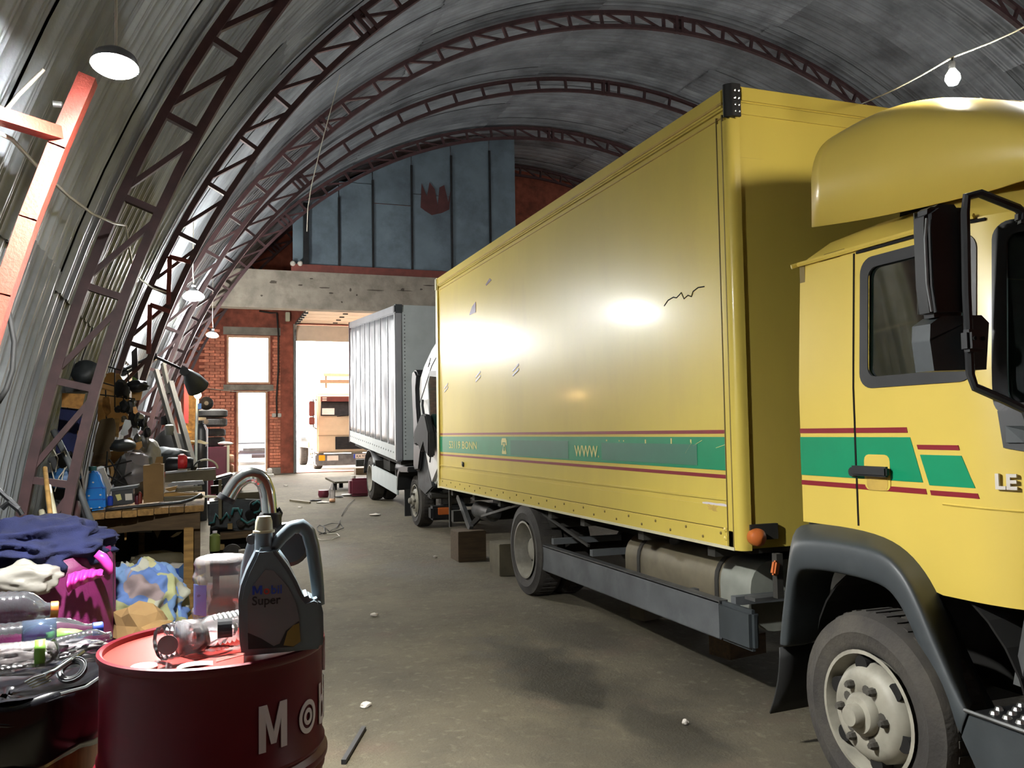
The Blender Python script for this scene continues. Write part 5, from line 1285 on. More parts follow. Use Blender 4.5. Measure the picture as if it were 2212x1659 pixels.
pet('plastic_bottle', 'small crumpled clear bottle at the bin edge next to the drum', bt(110, 1405, 2.60), bt(240, 1372, 2.68), .030, 'pet', None, None, seed=6, amp=.2, group='bottles on the bin')
pet('plastic_bottle', 'flattened clear bottle under the blue-capped one at the front of the bin', bt(-40, 1425, 2.58), bt(150, 1402, 2.60), .034, 'pet_milky', None, 'apple_green', (.6, .72), 9, .18, 'bottles on the bin')
tag(obj('plastic_wrapper', MB().blob(bt(140, 1372, 2.78), (.05, .03, .018), .3, 3, 3, 3), 'apple_green', smooth='all'), 'bright green wrapper showing under the blue-capped bottle', 'wrapper')
tag(obj('crumpled_film', MB().blob(bt(60, 1420, 2.66), (.20, .09, .035), .35, 4, 5, 4, None, True), 'pet_milky', smooth='all'), 'crumpled clear film under the bottles on the bin', 'film')
# silver fork and tape ring on the bag
fk = thing('fork', 'shiny clear fork lying on the black bag of the bin', 'fork', bt(120, 1450, 2.5))
obj('handle', MB().tube([bt(180, 1408, 2.55), bt(150, 1428, 2.50), bt(118, 1450, 2.47), bt(95, 1462, 2.45)], [.006, .007, .007, .010], 6), 'chrome', fk, smooth='all')
for k in range(4): obj('tine', MB().tube([bt(98+k*4, 1456+k*5, 2.448), bt(72+k*5, 1464+k*5, 2.442), bt(54+k*5, 1474+k*4, 2.44)], .0028, 5), 'chrome', fk)
tag(obj('tape_ring', MB().lathe([(.030, 0), (.036, .004), (.036, .012), (.030, .016), (.021, .012), (.021, .004), (.030, 0)], 28, 'Z', (0, 0, 0)), 'black_plastic', smooth=True), 'small black ring with pale edges beside the fork on the bag', 'ring')
rg = bpy.data.objects['tape_ring']; rg.location = bt(158, 1452, 2.50); rg.rotation_euler = (.7, -.25, 0)
rl = obj('pale_edge', MB().lathe([(.0345, .0165), (.0365, .0165), (.0365, .0125), (.0345, .0165)], 28, 'Z'), 'fender_grey'); rl.parent = rg
rl2 = obj('pale_edge', MB().lathe([(.0215, .0150), (.0235, .0165), (.0235, .0150), (.0215, .0150)], 28, 'Z'), 'fender_grey'); rl2.parent = rg
rod = MB(); rod.tube([bt(130, 1500, 2.42), bt(185, 1485, 2.46), bt(228, 1455, 2.52)], .005, 6)
tag(obj('metal_strip', rod, 'grey_metal'), 'thin metal strip sticking out over the bin towards the drum', 'strip')

# ================================================================== magenta sack with clothes
sk = thing('laundry_sack', 'magenta woven sack stuffed with clothes beside the workbench', 'sack', (-.86, 5.0, 0))
SKX, SKY, SKR = -.755, 5.02, .305
def sackf(u, v):
    a = 2*pi*u; w = noise.noise(Vector((cos(a)*1.6, sin(a)*1.6, v*2.5)))
    r = SKR*(1+.05*w+.04*sin(pi*v)); ex = 1.12
    z = v*(.93+.06*cos(a)) 
    return (SKX+r*cos(a)*ex*.95, SKY+r*sin(a), z)
obj('sack_wall', MB().grid(sackf, 48, 10), 'magenta', sk, smooth='all', thick=.006)
tag(obj('navy_garment', MB().blob((SKX-.03, SKY-.02, .985), (.33, .33, .15), .36, 2.3, 4, 5, None, True), 'navy_cloth', smooth='all'), 'crumpled navy blue garment heaped on the magenta sack', 'clothing')
def pleat(u, v):
    x = lerp(148, 224, u); yt = lerp(1240, 1231, u) - 5*sin(u*pi); yb2 = lerp(1280, 1244, u**.8)
    q = atY(x, lerp(yt, yb2, v), 4.66); return (q.x, q.y - .018*sin(u*26+v*3) - .05*sin(pi*v), q.z)
tag(obj('pink_plastic_bag', MB().grid(pleat, 40, 8), 'pink_bag', smooth='all', thick=.004), 'shiny pleated pink plastic bag poking from the front of the sack', 'bag')
tag(obj('pink_strap', MB().tube([tuple(atY(x, y, 4.72)) for x, y in ((208, 1195), (222, 1205), (234, 1222), (240, 1240))], [.02, .026, .024, .012], 8), 'pink_bag', smooth='all'), 'pink strip of plastic at the upper rim of the sack', 'strap')
tag(obj('white_plastic_bag', MB().blob(tuple(atY(52, 1250, 4.6)), (.155, .06, .072), .38, 1.7, 7, 4), 'white_bag', smooth='all'), 'crumpled white plastic bag under the navy garment', 'bag')
# patterned quilt bundle and cardboard beside it
qc = atY(312, 1296, 5.45)
def quilt_mat():
    m = mat('quilt', '#5a78b8', .9); nt = m.node_tree; N = nt.nodes; L = nt.links; b = N['Principled BSDF']
    tc = N.new('ShaderNodeTexCoord'); v = N.new('ShaderNodeTexVoronoi'); v.inputs['Scale'].default_value = 8
    nz = N.new('ShaderNodeTexNoise'); nz.inputs['Scale'].default_value = 5; add = N.new('ShaderNodeVectorMath'); add.operation = 'ADD'; sc = N.new('ShaderNodeVectorMath'); sc.operation = 'SCALE'; sc.inputs['Scale'].default_value = .25
    L.new(tc.outputs['Object'], nz.inputs[0]); L.new(nz.outputs['Color'], sc.inputs[0]); L.new(tc.outputs['Object'], add.inputs[0]); L.new(sc.outputs[0], add.inputs[1]); L.new(add.outputs[0], v.inputs['Vector'])
    s = N.new('ShaderNodeSeparateColor'); L.new(v.outputs['Color'], s.inputs[0])
    cr_ = N.new('ShaderNodeValToRGB'); cr_.color_ramp.interpolation = 'CONSTANT'
    e = cr_.color_ramp.elements; cols = ['#445b88', '#83845f', '#556f92', '#858478', '#58698a', '#6e6060', '#8c8764']
    e[0].position = 0; e[0].color = (*hexl(cols[0]), 1); e[1].position = .25; e[1].color = (*hexl(cols[1]), 1)
    for i, p in enumerate((.42, .58, .72, .82, .9)): x = e.new(p); x.color = (*hexl(cols[i+2]), 1)
    L.new(s.outputs[0], cr_.inputs[0]); L.new(cr_.outputs[0], b.inputs['Base Color']); return m
tag(obj('quilt_bundle', MB().blob((qc.x-.02, qc.y+.05, qc.z-.06), (.24, .22, .26), .32, 2.2, 6, 5, None, True), quilt_mat(), smooth='all'), 'patterned blue and yellow quilt bundle right of the magenta sack', 'bedding')
tag(obj('cloth_fall', MB().grid(lambda u, v: (lerp(qc.x+.06, qc.x+.17, u)+.10*v, qc.y-.06+.02*sin(u*9), lerp(qc.z+.1, qc.z-.40, v)-.03*u), 10, 8), 'quilt_blue', smooth='all', thick=.02), 'blue fold of cloth hanging from the quilt bundle', 'bedding')
tag(obj('crate', MB().box((qc.x-.25, qc.y-.12, .0), (qc.x+.22, qc.y+.30, qc.z-.33)), 'wood_dark', bevel=.01), 'dark wooden crate under the quilt bundle', 'crate')
tag(obj('crumpled_cardboard', MB().blob(tuple(atY(300, 1345, 5.0)), (.13, .10, .11), .4, 1.6, 12, 2), 'cardboard'), 'crumpled brown cardboard below the quilt bundle', 'cardboard')
tag(obj('crumpled_cardboard', MB().blob(tuple(atY(345, 1368, 4.9)), (.10, .08, .07), .4, 1.6, 15, 2), 'cardboard_dark'), 'smaller crumpled brown cardboard close to the drum rim', 'cardboard')

# ================================================================== workbench and the clutter along the left wall
def slab(name, label, cat, px, Y, d, m, group=None, bevel=0., smooth=False, parent=None):
    """a piece read off the photograph: outline on the plane y = Y, real thickness d behind it"""
    f = [atY(x, y, Y) for x, y in px]
    b = [p + Vector((0, d, 0)) for p in f]; n = len(f)
    mb = MB().add(f+b, [tuple(range(n-1, -1, -1)), tuple(range(n, 2*n))] + [(i, (i+1) % n, n+(i+1) % n, n+i) for i in range(n)])
    o = obj(name, mb, m, parent, bevel=bevel, smooth=smooth)
    if parent is None: tag(o, label, cat, group)
    return o
def pole(name, label, cat, pts, r, m, Y=None, n=7, group=None, parent=None):
    P_ = [tuple(atY(p[0], p[1], p[2] if len(p) > 2 else Y)) for p in pts]
    o = obj(name, MB().tube(P_, r, n), m, parent, smooth='all')
    if parent is None: tag(o, label, cat, group)
    return o
def lump(name, label, cat, px, py, Y, rad, m, amp=.3, freq=2.5, seed=1, sub=3, ridged=False, group=None):
    return tag(obj(name, MB().blob(tuple(atY(px, py, Y)), rad, amp, freq, seed, sub, None, ridged), m, smooth='all'), label, cat, group)
def can(name, label, cat, px, py0, py1, Y, r, m, capm=None, n=20):
    a = atY(px, py1, Y); b = atY(px, py0, Y); h = b.z-a.z
    t = thing(name, label, cat, tuple(a))
    obj('body', MB().lathe([(r*.9, 0), (r, .01), (r, h*.82), (r*.75, h*.9), (r*.4, h*.94), (r*.4, h)], n, 'Z', a), m, t, smooth=True)
    if capm: obj('cap', MB().lathe([(r*.44, h*.97), (r*.44, h*1.08), (0, h*1.08)], n, 'Z', a), capm, t, smooth=True)
    return t

yb = lambda px: lerp(7.45, 7.70, (px-190)/240)
bench = thing('workbench', 'heavy wooden workbench with plank top and shelf, loaded with parts', 'workbench', (-.45, 8.4, 0))
cuts = [192, 226.5, 263, 296.5, 332.5, 364.5, 398, 441]
for i in range(7):
    a, b = cuts[i]+.8, cuts[i+1]-.8
    ya, yb_ = yb(a), yb(b); t0 = (a-192)/249; t1 = (b-192)/249
    A = atY(a, lerp(1109, 1090, t0), ya); B = atY(b, lerp(1109, 1090, t1), yb_)
    off = random.uniform(-.012, .012); z = (A.z+B.z)/2 + off*.3
    mb = MB(); vs = []
    for zz in (z-.052, z):
        vs += [(A.x, ya+off, zz), (B.x, yb_+off, zz), (B.x+.02, 9.55, zz), (A.x+.02, 9.55, zz)]
    mb.add(vs, [(0, 3, 2, 1), (4, 5, 6, 7), (0, 1, 5, 4), (1, 2, 6, 5), (2, 3, 7, 6), (3, 0, 4, 7)])
    obj('top_plank', mb, 'wood_x', bench, bevel=.004)
zt = atY(315, 1100, 7.58).z
slab('apron', '', '', [(205, 1122), (432, 1105), (432, 1142), (395, 1144), (300, 1147), (205, 1158)], 7.72, .05, 'wood_dark', parent=bench)
def bleg(x0, x1, Y, y0, m, d=.09):
    A = atY(x0, y0, Y); B = atY(x1, y0, Y); return obj('leg', MB().box((A.x, Y, 0), (B.x, Y+d, A.z)), m, bench, bevel=.004)
bleg(397, 418, 7.66, 1141, 'wood'); bleg(418, 433, 7.78, 1108, 'wood_dark', .07); bleg(207, 222, 7.66, 1150, 'wood'); bleg(416, 430, 9.3, 1080, 'wood_dark'); bleg(300, 312, 9.3, 1090, 'wood_dark')
slab('lower_board', '', '', [(262, 1278), (416, 1264), (416, 1279), (262, 1293)], 7.74, .04, 'wood', parent=bench)
slab('lower_board', '', '', [(340, 1288), (417, 1284), (417, 1303), (340, 1307)], 7.72, .04, 'wood', parent=bench)
sA, sB = atY(225, 1270, 7.8), atY(416, 1262, 7.8)
obj('shelf', MB().box((sA.x-.1, 7.78, sB.z-.07), (sB.x, 9.4, sB.z-.04)), 'wood_dark', bench)
obj('shade_board', MB().box((sA.x-.15, 9.44, .05), (sB.x+.03, 9.47, zt-.06)), 'hole', bench)  # black board added so the space under the bench stays dark
SZ = sB.z
# things under the bench
cz = thing('blue_crate', 'small bright blue crate with paper in it on the bench shelf', 'crate', tuple(atY(355, 1268, 7.9)))
slab('crate_wall', '', '', [(312, 1238), (330, 1230), (386, 1228), (388, 1266), (326, 1264), (313, 1256)], 7.9, .02, 'blue_crate', parent=cz)
slab('crate_wall', '', '', [(386, 1228), (400, 1214), (402, 1256), (388, 1266)], 7.92, .03, 'blue_dim', parent=cz)
slab('crate_base', '', '', [(326, 1256), (386, 1258), (388, 1266), (326, 1264)], 7.9, .28, 'blue_crate', parent=cz)
slab('label_mark', '', '', [(366, 1238), (372, 1239), (371, 1245), (367, 1243)], 7.893, .004, 'paper', parent=cz)
slab('paper_sheet', 'white crumpled paper sticking out of the blue crate', 'paper', [(328, 1228), (336, 1224), (350, 1226), (372, 1217), (396, 1218), (388, 1229), (352, 1232), (332, 1236)], 7.98, .05, 'paper', smooth=True)
al = thing('alternator', 'round dusty alternator lying under the workbench', 'alternator', tuple(atY(296, 1232, 8.0)))
c = atY(296, 1224, 7.95)
obj('housing', MB().lathe([(.03, -.02), (.06, -.02), (.072, 0), (.072, .12), (.05, .15), (0, .15)], 20, 'Y', c), 'tank', al, smooth=True)
obj('pulley', MB().lathe([(0, -.05), (.028, -.05), (.034, -.03), (.028, -.02), (.034, -.01)], 16, 'Y', c), 'dark_metal', al, smooth=True)
for k in range(4): obj('lug', MB().box((c.x+.06*cos(k*1.57+.6)-.014, c.y+.02, c.z+.06*sin(k*1.57+.6)-.014), (c.x+.06*cos(k*1.57+.6)+.014, c.y+.06, c.z+.06*sin(k*1.57+.6)+.03)), 'tank', al)
lump('grey_sack', 'dusty grey-brown sack lying behind the alternator under the bench', 'sack', 340, 1212, 8.4, (.24, .2, .09), 'wood_grey', .3, 2, 3)
lump('dark_casting', 'dark oily casting at the left under the bench', 'casting', 266, 1232, 8.2, (.10, .12, .08), 'engine', .4, 2.4, 8)
slab('hanging_rag', 'pale rag hanging from a bar under the bench top', 'rag', [(330, 1132), (344, 1130), (352, 1140), (346, 1150), (340, 1163), (334, 1150), (326, 1142)], 7.95, .03, 'wood_grey')
pole('metal_bar', 'thin metal bar hung below the bench top', 'bar', [(282, 1148, 7.9), (328, 1148, 7.9)], .008, 'grey_metal')
slab('paper_sheet', 'white folded paper high at the right under the bench', 'paper', [(368, 1160), (382, 1150), (394, 1148), (386, 1156), (374, 1161)], 8.0, .01, 'paper')
slab('plank_offcut', 'short plank hanging below the left part of the bench top', 'plank', [(268, 1142), (274, 1141), (273, 1166), (269, 1167)], 7.85, .03, 'wood')

# things on the bench
bx = thing('cardboard_box', 'tall brown cardboard box with an open flap on the workbench', 'box', tuple(atY(331, 1086, 7.9)))
slab('carton', '', '', [(309, 1006), (353, 1003), (353, 1083), (310, 1087)], 7.85, .24, 'cardboard', parent=bx)
slab('flap', '', '', [(333, 1004), (352, 1002), (352, 986), (338, 987)], 8.08, .006, 'cardboard_dark', parent=bx)
slab('flap', '', '', [(320, 1006), (349, 1003), (346, 1000), (330, 1001)], 7.84, .05, 'cardboard', parent=bx)
bat = thing('car_battery', 'black car battery with small labels on the bench left of the box', 'battery', tuple(atY(264, 1094, 7.75)))
slab('case', '', '', [(241, 1060), (287, 1055), (288, 1088), (242, 1093)], 7.72, .2, 'black_plastic', parent=bat, bevel=.006)
slab('lid', '', '', [(239, 1056), (298, 1048), (298, 1053), (287, 1056), (240, 1062)], 7.71, .22, 'fender_grey', parent=bat)
slab('label_sticker', '', '', [(270, 1067), (285, 1066), (286, 1080), (271, 1081)], 7.715, .004, 'paper', parent=bat)
slab('label_sticker', '', '', [(249, 1069), (260, 1067), (263, 1079), (254, 1082)], 7.715, .004, 'letter_cream', parent=bat)
bj = thing('blue_canister', 'bright blue plastic canister standing at the left end of the bench', 'canister', tuple(atY(208, 1104, 7.62)))
slab('canister_body', '', '', [(192, 1019), (207, 1016), (214, 1022), (219, 1040), (226, 1056), (228, 1100), (194, 1105), (187, 1085), (183, 1070), (189, 1050)], 7.60, .16, 'blue_plastic', parent=bj, bevel=.016, smooth=50)
for y in (1053, 1078): slab('groove', '', '', [(187, y+1), (228, y-1), (228, y+1), (187, y+3)], 7.597, .01, 'blue_crate', parent=bj)
for x, y in ((192, 1071), (217, 1069), (197, 1098), (215, 1096), (201, 1042)): slab('painted_glint', '', '', [(x-3, y), (x, y-2), (x+3, y), (x, y+2)], 7.598, .012, 'paper', parent=bj)  # white spots paint highlights onto the blue plastic
obj('cap', MB().lathe([(.03, 0), (.03, .035), (0, .035)], 14, 'Z', atY(200, 1017, 7.68)), 'teal', bj)
slab('white_funnel', 'white plastic funnel leaning beside the blue canister', 'funnel', [(211, 1014), (224, 1010), (229, 1024), (240, 1050), (236, 1075), (230, 1090), (228, 1058), (219, 1038)], 7.78, .05, 'white_bag', smooth=True)
mo = thing('electric_motor', 'dark cylindrical motor behind the cardboard box', 'motor', tuple(atY(372, 1018, 8.6)))
c = atY(356, 1008, 8.6); obj('housing', MB().lathe([(0, 0), (.07, .01), (.085, .03), (.085, .22), (.07, .25), (0, .25)], 18, 'X', c), 'dark_metal', mo, smooth=True)
obj('foot', MB().box((c.x+.03, c.y-.07, c.z-.11), (c.x+.22, c.y+.07, c.z-.08)), 'cabinet_red', mo)
rdr = thing('red_reel', 'small bright red flanged reel on the bench', 'reel', tuple(atY(397, 1014, 8.5)))
c = atY(397, 998, 8.5); obj('flange', MB().lathe([(.0, -.05), (.065, -.05), (.075, -.03), (.075, .0), (.05, .03), (.0, .03)], 20, 'X', c), 'red_bright', rdr, smooth=True)
obj('base', MB().box((c.x-.05, c.y-.05, c.z-.10), (c.x+.06, c.y+.05, c.z-.06)), 'tank', rdr)
bm2 = thing('steel_beam', 'thick grey steel beam lying across the back of the bench', 'beam', tuple(atY(410, 1045, 8.3)))
slab('web', '', '', [(357, 1022), (402, 1018), (466, 1014), (467, 1037), (440, 1039), (357, 1042)], 8.3, .12, 'grey_metal' if False else 'wood_grey', parent=bm2)
slab('flange', '', '', [(357, 1020), (404, 1015), (404, 1019), (357, 1024)], 8.28, .16, 'grey_metal', parent=bm2)
hd_ = thing('headlight_shell', 'black rounded shell with a pale edge on the steel beam', 'shell', tuple(atY(444, 1016, 8.4)))
c = atY(444, 1013, 8.4); obj('dome', MB().grid(lambda u, v: (c.x+.105*cos(pi*u), c.y+.16*v-.02, c.z+.085*sin(pi*u)), 14, 2), 'black_plastic', hd_, thick=.012, smooth='all')
obj('edge', MB().tube([(c.x+.105*cos(pi*i/14), c.y-.02, c.z+.085*sin(pi*i/14)) for i in range(10)], .010, 6), 'cream_plastic', hd_, smooth='all')
slab('web_plate', '', '', [(425, 1013), (466, 1010), (464, 1016), (428, 1018)], 8.5, .1, 'black_plastic', parent=hd_)
for i, (px_, Y_, m_, lb) in enumerate((
    ([(362, 1048), (372, 1042), (438, 1038), (441, 1046), (364, 1052)], 8.1, 'grey_metal', 'flat steel plate on the bench under the steel beam'),
    ([(380, 1055), (436, 1050), (437, 1059), (378, 1064)], 8.0, 'wood_grey', 'grey offcut on the bench right of the tall box'),
    ([(356, 1056), (383, 1050), (379, 1058), (366, 1062)], 7.95, 'wood', 'dark pointed wooden chip beside the tall box'),
    ([(354, 1066), (375, 1064), (432, 1067), (432, 1074), (354, 1075)], 7.9, 'wood', 'light plank lying along the bench front'),
    ([(354, 1074), (440, 1070), (436, 1077), (354, 1084)], 7.82, 'wood_grey', 'rough grey plank lying nearest the bench front'))):
    slab('offcut', lb, 'board', px_, Y_, .14, m_)
slab('pointed_lath', 'thin pale lath sticking out past the bench end', 'lath', [(434, 1071), (450, 1070), (477, 1072), (466, 1075), (436, 1075)], 7.85, .03, 'cream_plastic')
pole('rubber_hose', 'black rubber hose lying along the front edge of the bench', 'hose', [(228, 1102, 7.56), (260, 1098, 7.6), (300, 1094, 7.62), (345, 1090, 7.64), (390, 1086, 7.66), (412, 1080, 7.68), (426, 1073, 7.72), (434, 1068, 7.76)], .013, 'black_plastic')
for i, (x, y0, y1) in enumerate(((296, 1066, 1090), (302, 1062, 1088))): can('spray_can', ['dark red tin between the battery and the tall box', 'orange tin tight against the tall cardboard box'][i], 'can', x, y0, y1, 7.95, .018, ['cabinet_red', 'red_paint'][i])
can('small_bottle', 'small dark blue bottle at the left of the battery', 'bottle', 238, 1070, 1092, 7.72, .022, 'blue_print', 'paper')
can('clear_bottle', 'small clear bottle behind the dark blue bottle', 'bottle', 232, 1060, 1088, 7.80, .022, 'pet_milky', 'gold_print')

# stuff on and against the wall behind the bench
slab('osb_board', 'chipboard panel fixed between the legs of the near truss', 'board', [(134, 849), (184, 851), (176, 884), (133, 879)], 7.0, .02, 'osb')
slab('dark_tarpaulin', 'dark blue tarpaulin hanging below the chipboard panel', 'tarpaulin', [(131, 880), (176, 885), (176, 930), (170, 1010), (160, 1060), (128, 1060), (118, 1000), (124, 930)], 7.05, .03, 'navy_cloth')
slab('chipboard_strip', 'narrow chipboard strip under the dark tarpaulin edge', 'board', [(167, 930), (176, 930), (172, 985), (164, 990)], 7.0, .02, 'osb')
slab('hanging_coat', 'black coat hanging low beside the near truss leg', 'coat', [(103, 990), (150, 975), (172, 1000), (180, 1060), (190, 1150), (100, 1150), (98, 1060)], 6.9, .10, 'black_plastic')
lump('blue_rag_bundle', 'dull blue bundle of rags among the dark coats', 'rags', 136, 1034, 6.7, (.10, .06, .07), 'blue_dim', .4, 3, 4)
slab('blue_bag', 'dull blue bag scrap right of the dark tarpaulin', 'bag', [(152, 985), (166, 988), (175, 1005), (168, 1014), (158, 1010)], 6.9, .04, 'blue_dim')
lump('olive_canister', 'olive cloth cover on top of the shelf board', 'cover', 186, 808, 7.6, (.11, .10, .11), 'fender_grey', .2, 2, 5)
slab('visor', 'black curved visor with a pale rim on the shelf board', 'visor', [(190, 784), (204, 782), (220, 792), (228, 806), (224, 816), (204, 815), (198, 800)], 7.8, .10, 'black_plastic', bevel=.01)
slab('shelf_board', 'dark shelf board with junk between the truss legs', 'shelf', [(140, 836), (204, 828), (214, 834), (208, 842), (142, 848)], 7.3, .25, 'dark_metal')
slab('cardboard_sheet', 'large flat cardboard sheet leaning on the wall above the bench', 'cardboard', [(206, 815), (240, 804), (258, 808), (268, 826), (276, 832), (280, 860), (276, 905), (262, 920), (226, 935), (210, 905), (212, 870)], 9.6, .03, 'cardboard_lit')
slab('cardboard_sheet', 'small tan cardboard square near the black headlamps', 'cardboard', [(284, 842), (308, 843), (304, 864), (285, 866)], 9.3, .02, 'cardboard_lit')
slab('cardboard_sheet', 'cardboard piece hanging low behind the battery', 'cardboard', [(236, 975), (270, 972), (285, 985), (276, 1030), (262, 1055), (240, 1042), (232, 1000)], 9.2, .03, 'cardboard_lit')
slab('cardboard_flap', 'bent cardboard strip hanging at the left of the cardboard sheet', 'cardboard', [(222, 858), (236, 856), (240, 890), (230, 900), (221, 880)], 9.2, .02, 'osb')
slab('plywood_board', 'narrow upright plywood strip beside the leather apron', 'board', [(248, 903), (258, 904), (256, 945), (247, 943)], 8.9, .02, 'wood')
slab('leather_apron', 'brown leather apron hanging on the wall above the bench', 'apron', [(216, 906), (246, 902), (250, 925), (247, 950), (238, 965), (220, 985), (206, 990), (200, 975), (206, 940)], 8.6, .04, 'leather', bevel=.01)
slab('brown_rag', 'dark brown rag hanging below the leather apron', 'rag', [(200, 985), (222, 980), (236, 968), (240, 985), (226, 1004), (206, 1010), (198, 1000)], 8.5, .03, 'wood_dark')
# wire grid shelf
wr = thing('wire_rack', 'thin wire rack mounted across the cardboard sheet', 'rack', tuple(atY(250, 850, 9.3)))
for a, b in (((205, 822), (262, 838)), ((205, 851), (292, 862)), ((248, 795), (248, 880)), ((276, 800), (280, 850)), ((225, 790), (262, 800)), ((228, 842), (230, 905)), ((268, 835), (266, 880))):
    obj('rod', MB().tube([tuple(atY(*a, 9.25)), tuple(atY(*b, 9.25))], .007, 6), 'dark_metal', wr)
fw_ = thing('clutter_rack', 'crossed thin bars in front of the low cardboard', 'rack', tuple(atY(240, 1030, 8.4)))
for a, b in (((212, 1015), (274, 1050)), ((225, 1010), (285, 995)), ((232, 975), (228, 1040)), ((262, 985), (235, 1060)), ((232, 1050), (285, 1020)), ((236, 992), (262, 1030))):
    obj('rod', MB().tube([tuple(atY(*a, 8.4)), tuple(atY(*b, 8.4))], .008, 6), 'dark_metal', fw_)
# metal bits hanging in a bunch
bits = [(255, 884, 'dark_metal', .035, 'small black casting at the lower left of the bunch above the bench'), (268, 878, 'dark_metal', .045, 'black starter body in the middle row of the bunch above the bench'), (282, 880, 'dark_metal', .045, 'black starter body directly left of the yellow tag'),
        (290, 868, 'chrome', .022, 'tiny shiny fitting just above the yellow tag'), (262, 838, 'rubber_dark', .06, 'black headlamp bowl in front of the cardboard sheet'), (272, 846, 'rubber_dark', .035, 'small black lamp shell touching the headlamp bowl'),
        (300, 900, 'grey_metal', .045, 'grey machine part right of the yellow tag'), (308, 912, 'dark_metal', .04, 'black machine part low in the chain at the right of the bunch'), (298, 918, 'chrome', .025, 'shiny small part beside the upright grey profile'),
        (313, 925, 'grey_metal', .035, 'grey part in the chain right of the profile'), (318, 935, 'dark_metal', .035, 'lowest black part of the chain right of the profile'), (290, 905, 'dark_metal', .04, 'black part hanging in front of the grey profile'),
        (268, 905, 'tank', .03, 'brownish part above the silver film'), (297, 948, 'grey_metal', .035, 'grey part just above the small tan carton'), (312, 950, 'grey_metal', .04, 'grey part between the tan carton and the truss leg'), (280, 950, 'gold_print', .025, 'brassy part on the dark dome-shaped cover')]
for i, (x, y, m_, r_, lb) in enumerate(bits):
    tag(obj('machine_part', MB().blob(tuple(atY(x, y, 9.0+.03*(i % 5))), (r_, r_, r_*(1.0+.5*(i % 3))), .35, 2.2, i, 2), m_, smooth=25), lb, 'part', 'machine parts hanging above the bench')
slab('yellow_tag', 'bright yellow tag in the bunch of machine parts', 'tag', [(287, 879), (294, 878), (298, 890), (292, 895), (288, 892)], 8.8, .01, 'yellow_lens')
slab('silver_film', 'crumpled silver film hanging below the black headlamps', 'film', [(270, 906), (282, 908), (284, 920), (276, 930), (277, 938), (268, 942), (260, 938), (265, 920)], 8.8, .05, 'chrome', smooth=True)
slab('grey_profile', 'upright grey metal profile in the bunch above the bench', 'profile', [(285, 896), (296, 896), (297, 940), (286, 942)], 9.1, .05, 'grey_metal')
lump('gearbox_cover', 'dark dome-shaped cover on the wall shelf above the battery', 'cover', 262, 962, 8.7, (.13, .12, .06), 'fender_grey', .15, 2, 6)
slab('tan_carton', 'small tan carton right of the dark dome-shaped cover', 'box', [(288, 958), (305, 953), (307, 964), (300, 972), (289, 970)], 8.8, .07, 'cardboard_lit')
slab('clear_bag', 'clear crinkled plastic bag hanging above the tall box', 'bag', [(268, 975), (296, 968), (318, 985), (322, 1010), (308, 1040), (280, 1052), (268, 1030), (274, 1000)], 8.9, .10, 'pet_milky', smooth=True)
lump('clear_bag', 'crumpled grey plastic bag behind the tall cardboard box', 'bag', 290, 1025, 9.1, (.17, .12, .20), 'grey_metal', .4, 3, 9, 3, True)
lump('light_bag', 'crumpled pale plastic bag on the wall right of the metal bunch', 'bag', 318, 985, 9.4, (.12, .08, .16), 'white_bag', .4, 3, 12, 3, True)
slab('green_strap', 'pale green strap at the top of the small cardboard square', 'strap', [(284, 813), (292, 816), (300, 822), (299, 826), (289, 822)], 9.2, .02, 'apple_green')
lump('dark_pump', 'black pump casting above the small cardboard square', 'casting', 296, 834, 9.2, (.10, .08, .06), 'dark_metal', .3, 2.5, 7)
slab('steel_sheet', 'black upright sheet on the wall behind the crane arm', 'panel', [(284, 760), (296, 748), (299, 830), (286, 828)], 10.0, .05, 'dark_metal')
# poles leaning, left of the bench
pole('steel_pole', 'dark steel pole leaning from the wall down in front of the bench', 'pole', [(116, 930, 6.7), (150, 1000, 6.6), (205, 1150, 6.4)], .022, 'bar_grey', group='leaning poles')
pole('wooden_stick', 'thin wooden stick standing left of the white tube', 'stick', [(97, 1010, 5.85), (112, 1142, 5.6)], .014, 'wood', group='leaning poles')
pole('white_tube', 'pale plastic tube leaning right of the thin wooden stick', 'tube', [(103, 1050, 5.9), (124, 1150, 5.65)], .020, 'cream_plastic', group='leaning poles')
pole('white_tube', 'short pale tube end behind the navy garment', 'tube', [(90, 1105, 5.8), (98, 1150, 5.65)], .020, 'cream_plastic', group='leaning poles')
pole('red_pipe', 'dark red pipe standing at the left end of the bench', 'pipe', [(166, 1085, 6.6), (160, 1150, 6.5)], .03, 'rust_steel')
for i, pts in enumerate(([(110, 960), (125, 990), (120, 1020), (140, 1010), (130, 1050), (152, 1056)], [(118, 985), (138, 975), (150, 1000), (128, 1030), (118, 1062)], [(108, 1000), (118, 1040), (135, 1052), (160, 1058)])):
    pole('loose_wire', ['tangle of pale wire over the black coat, upper loop', 'tangle of pale wire over the black coat, middle loop', 'tangle of pale wire over the black coat, lowest loop'][i], 'wire', [(x, y, 6.6) for x, y in pts], .004, 'wire_white')
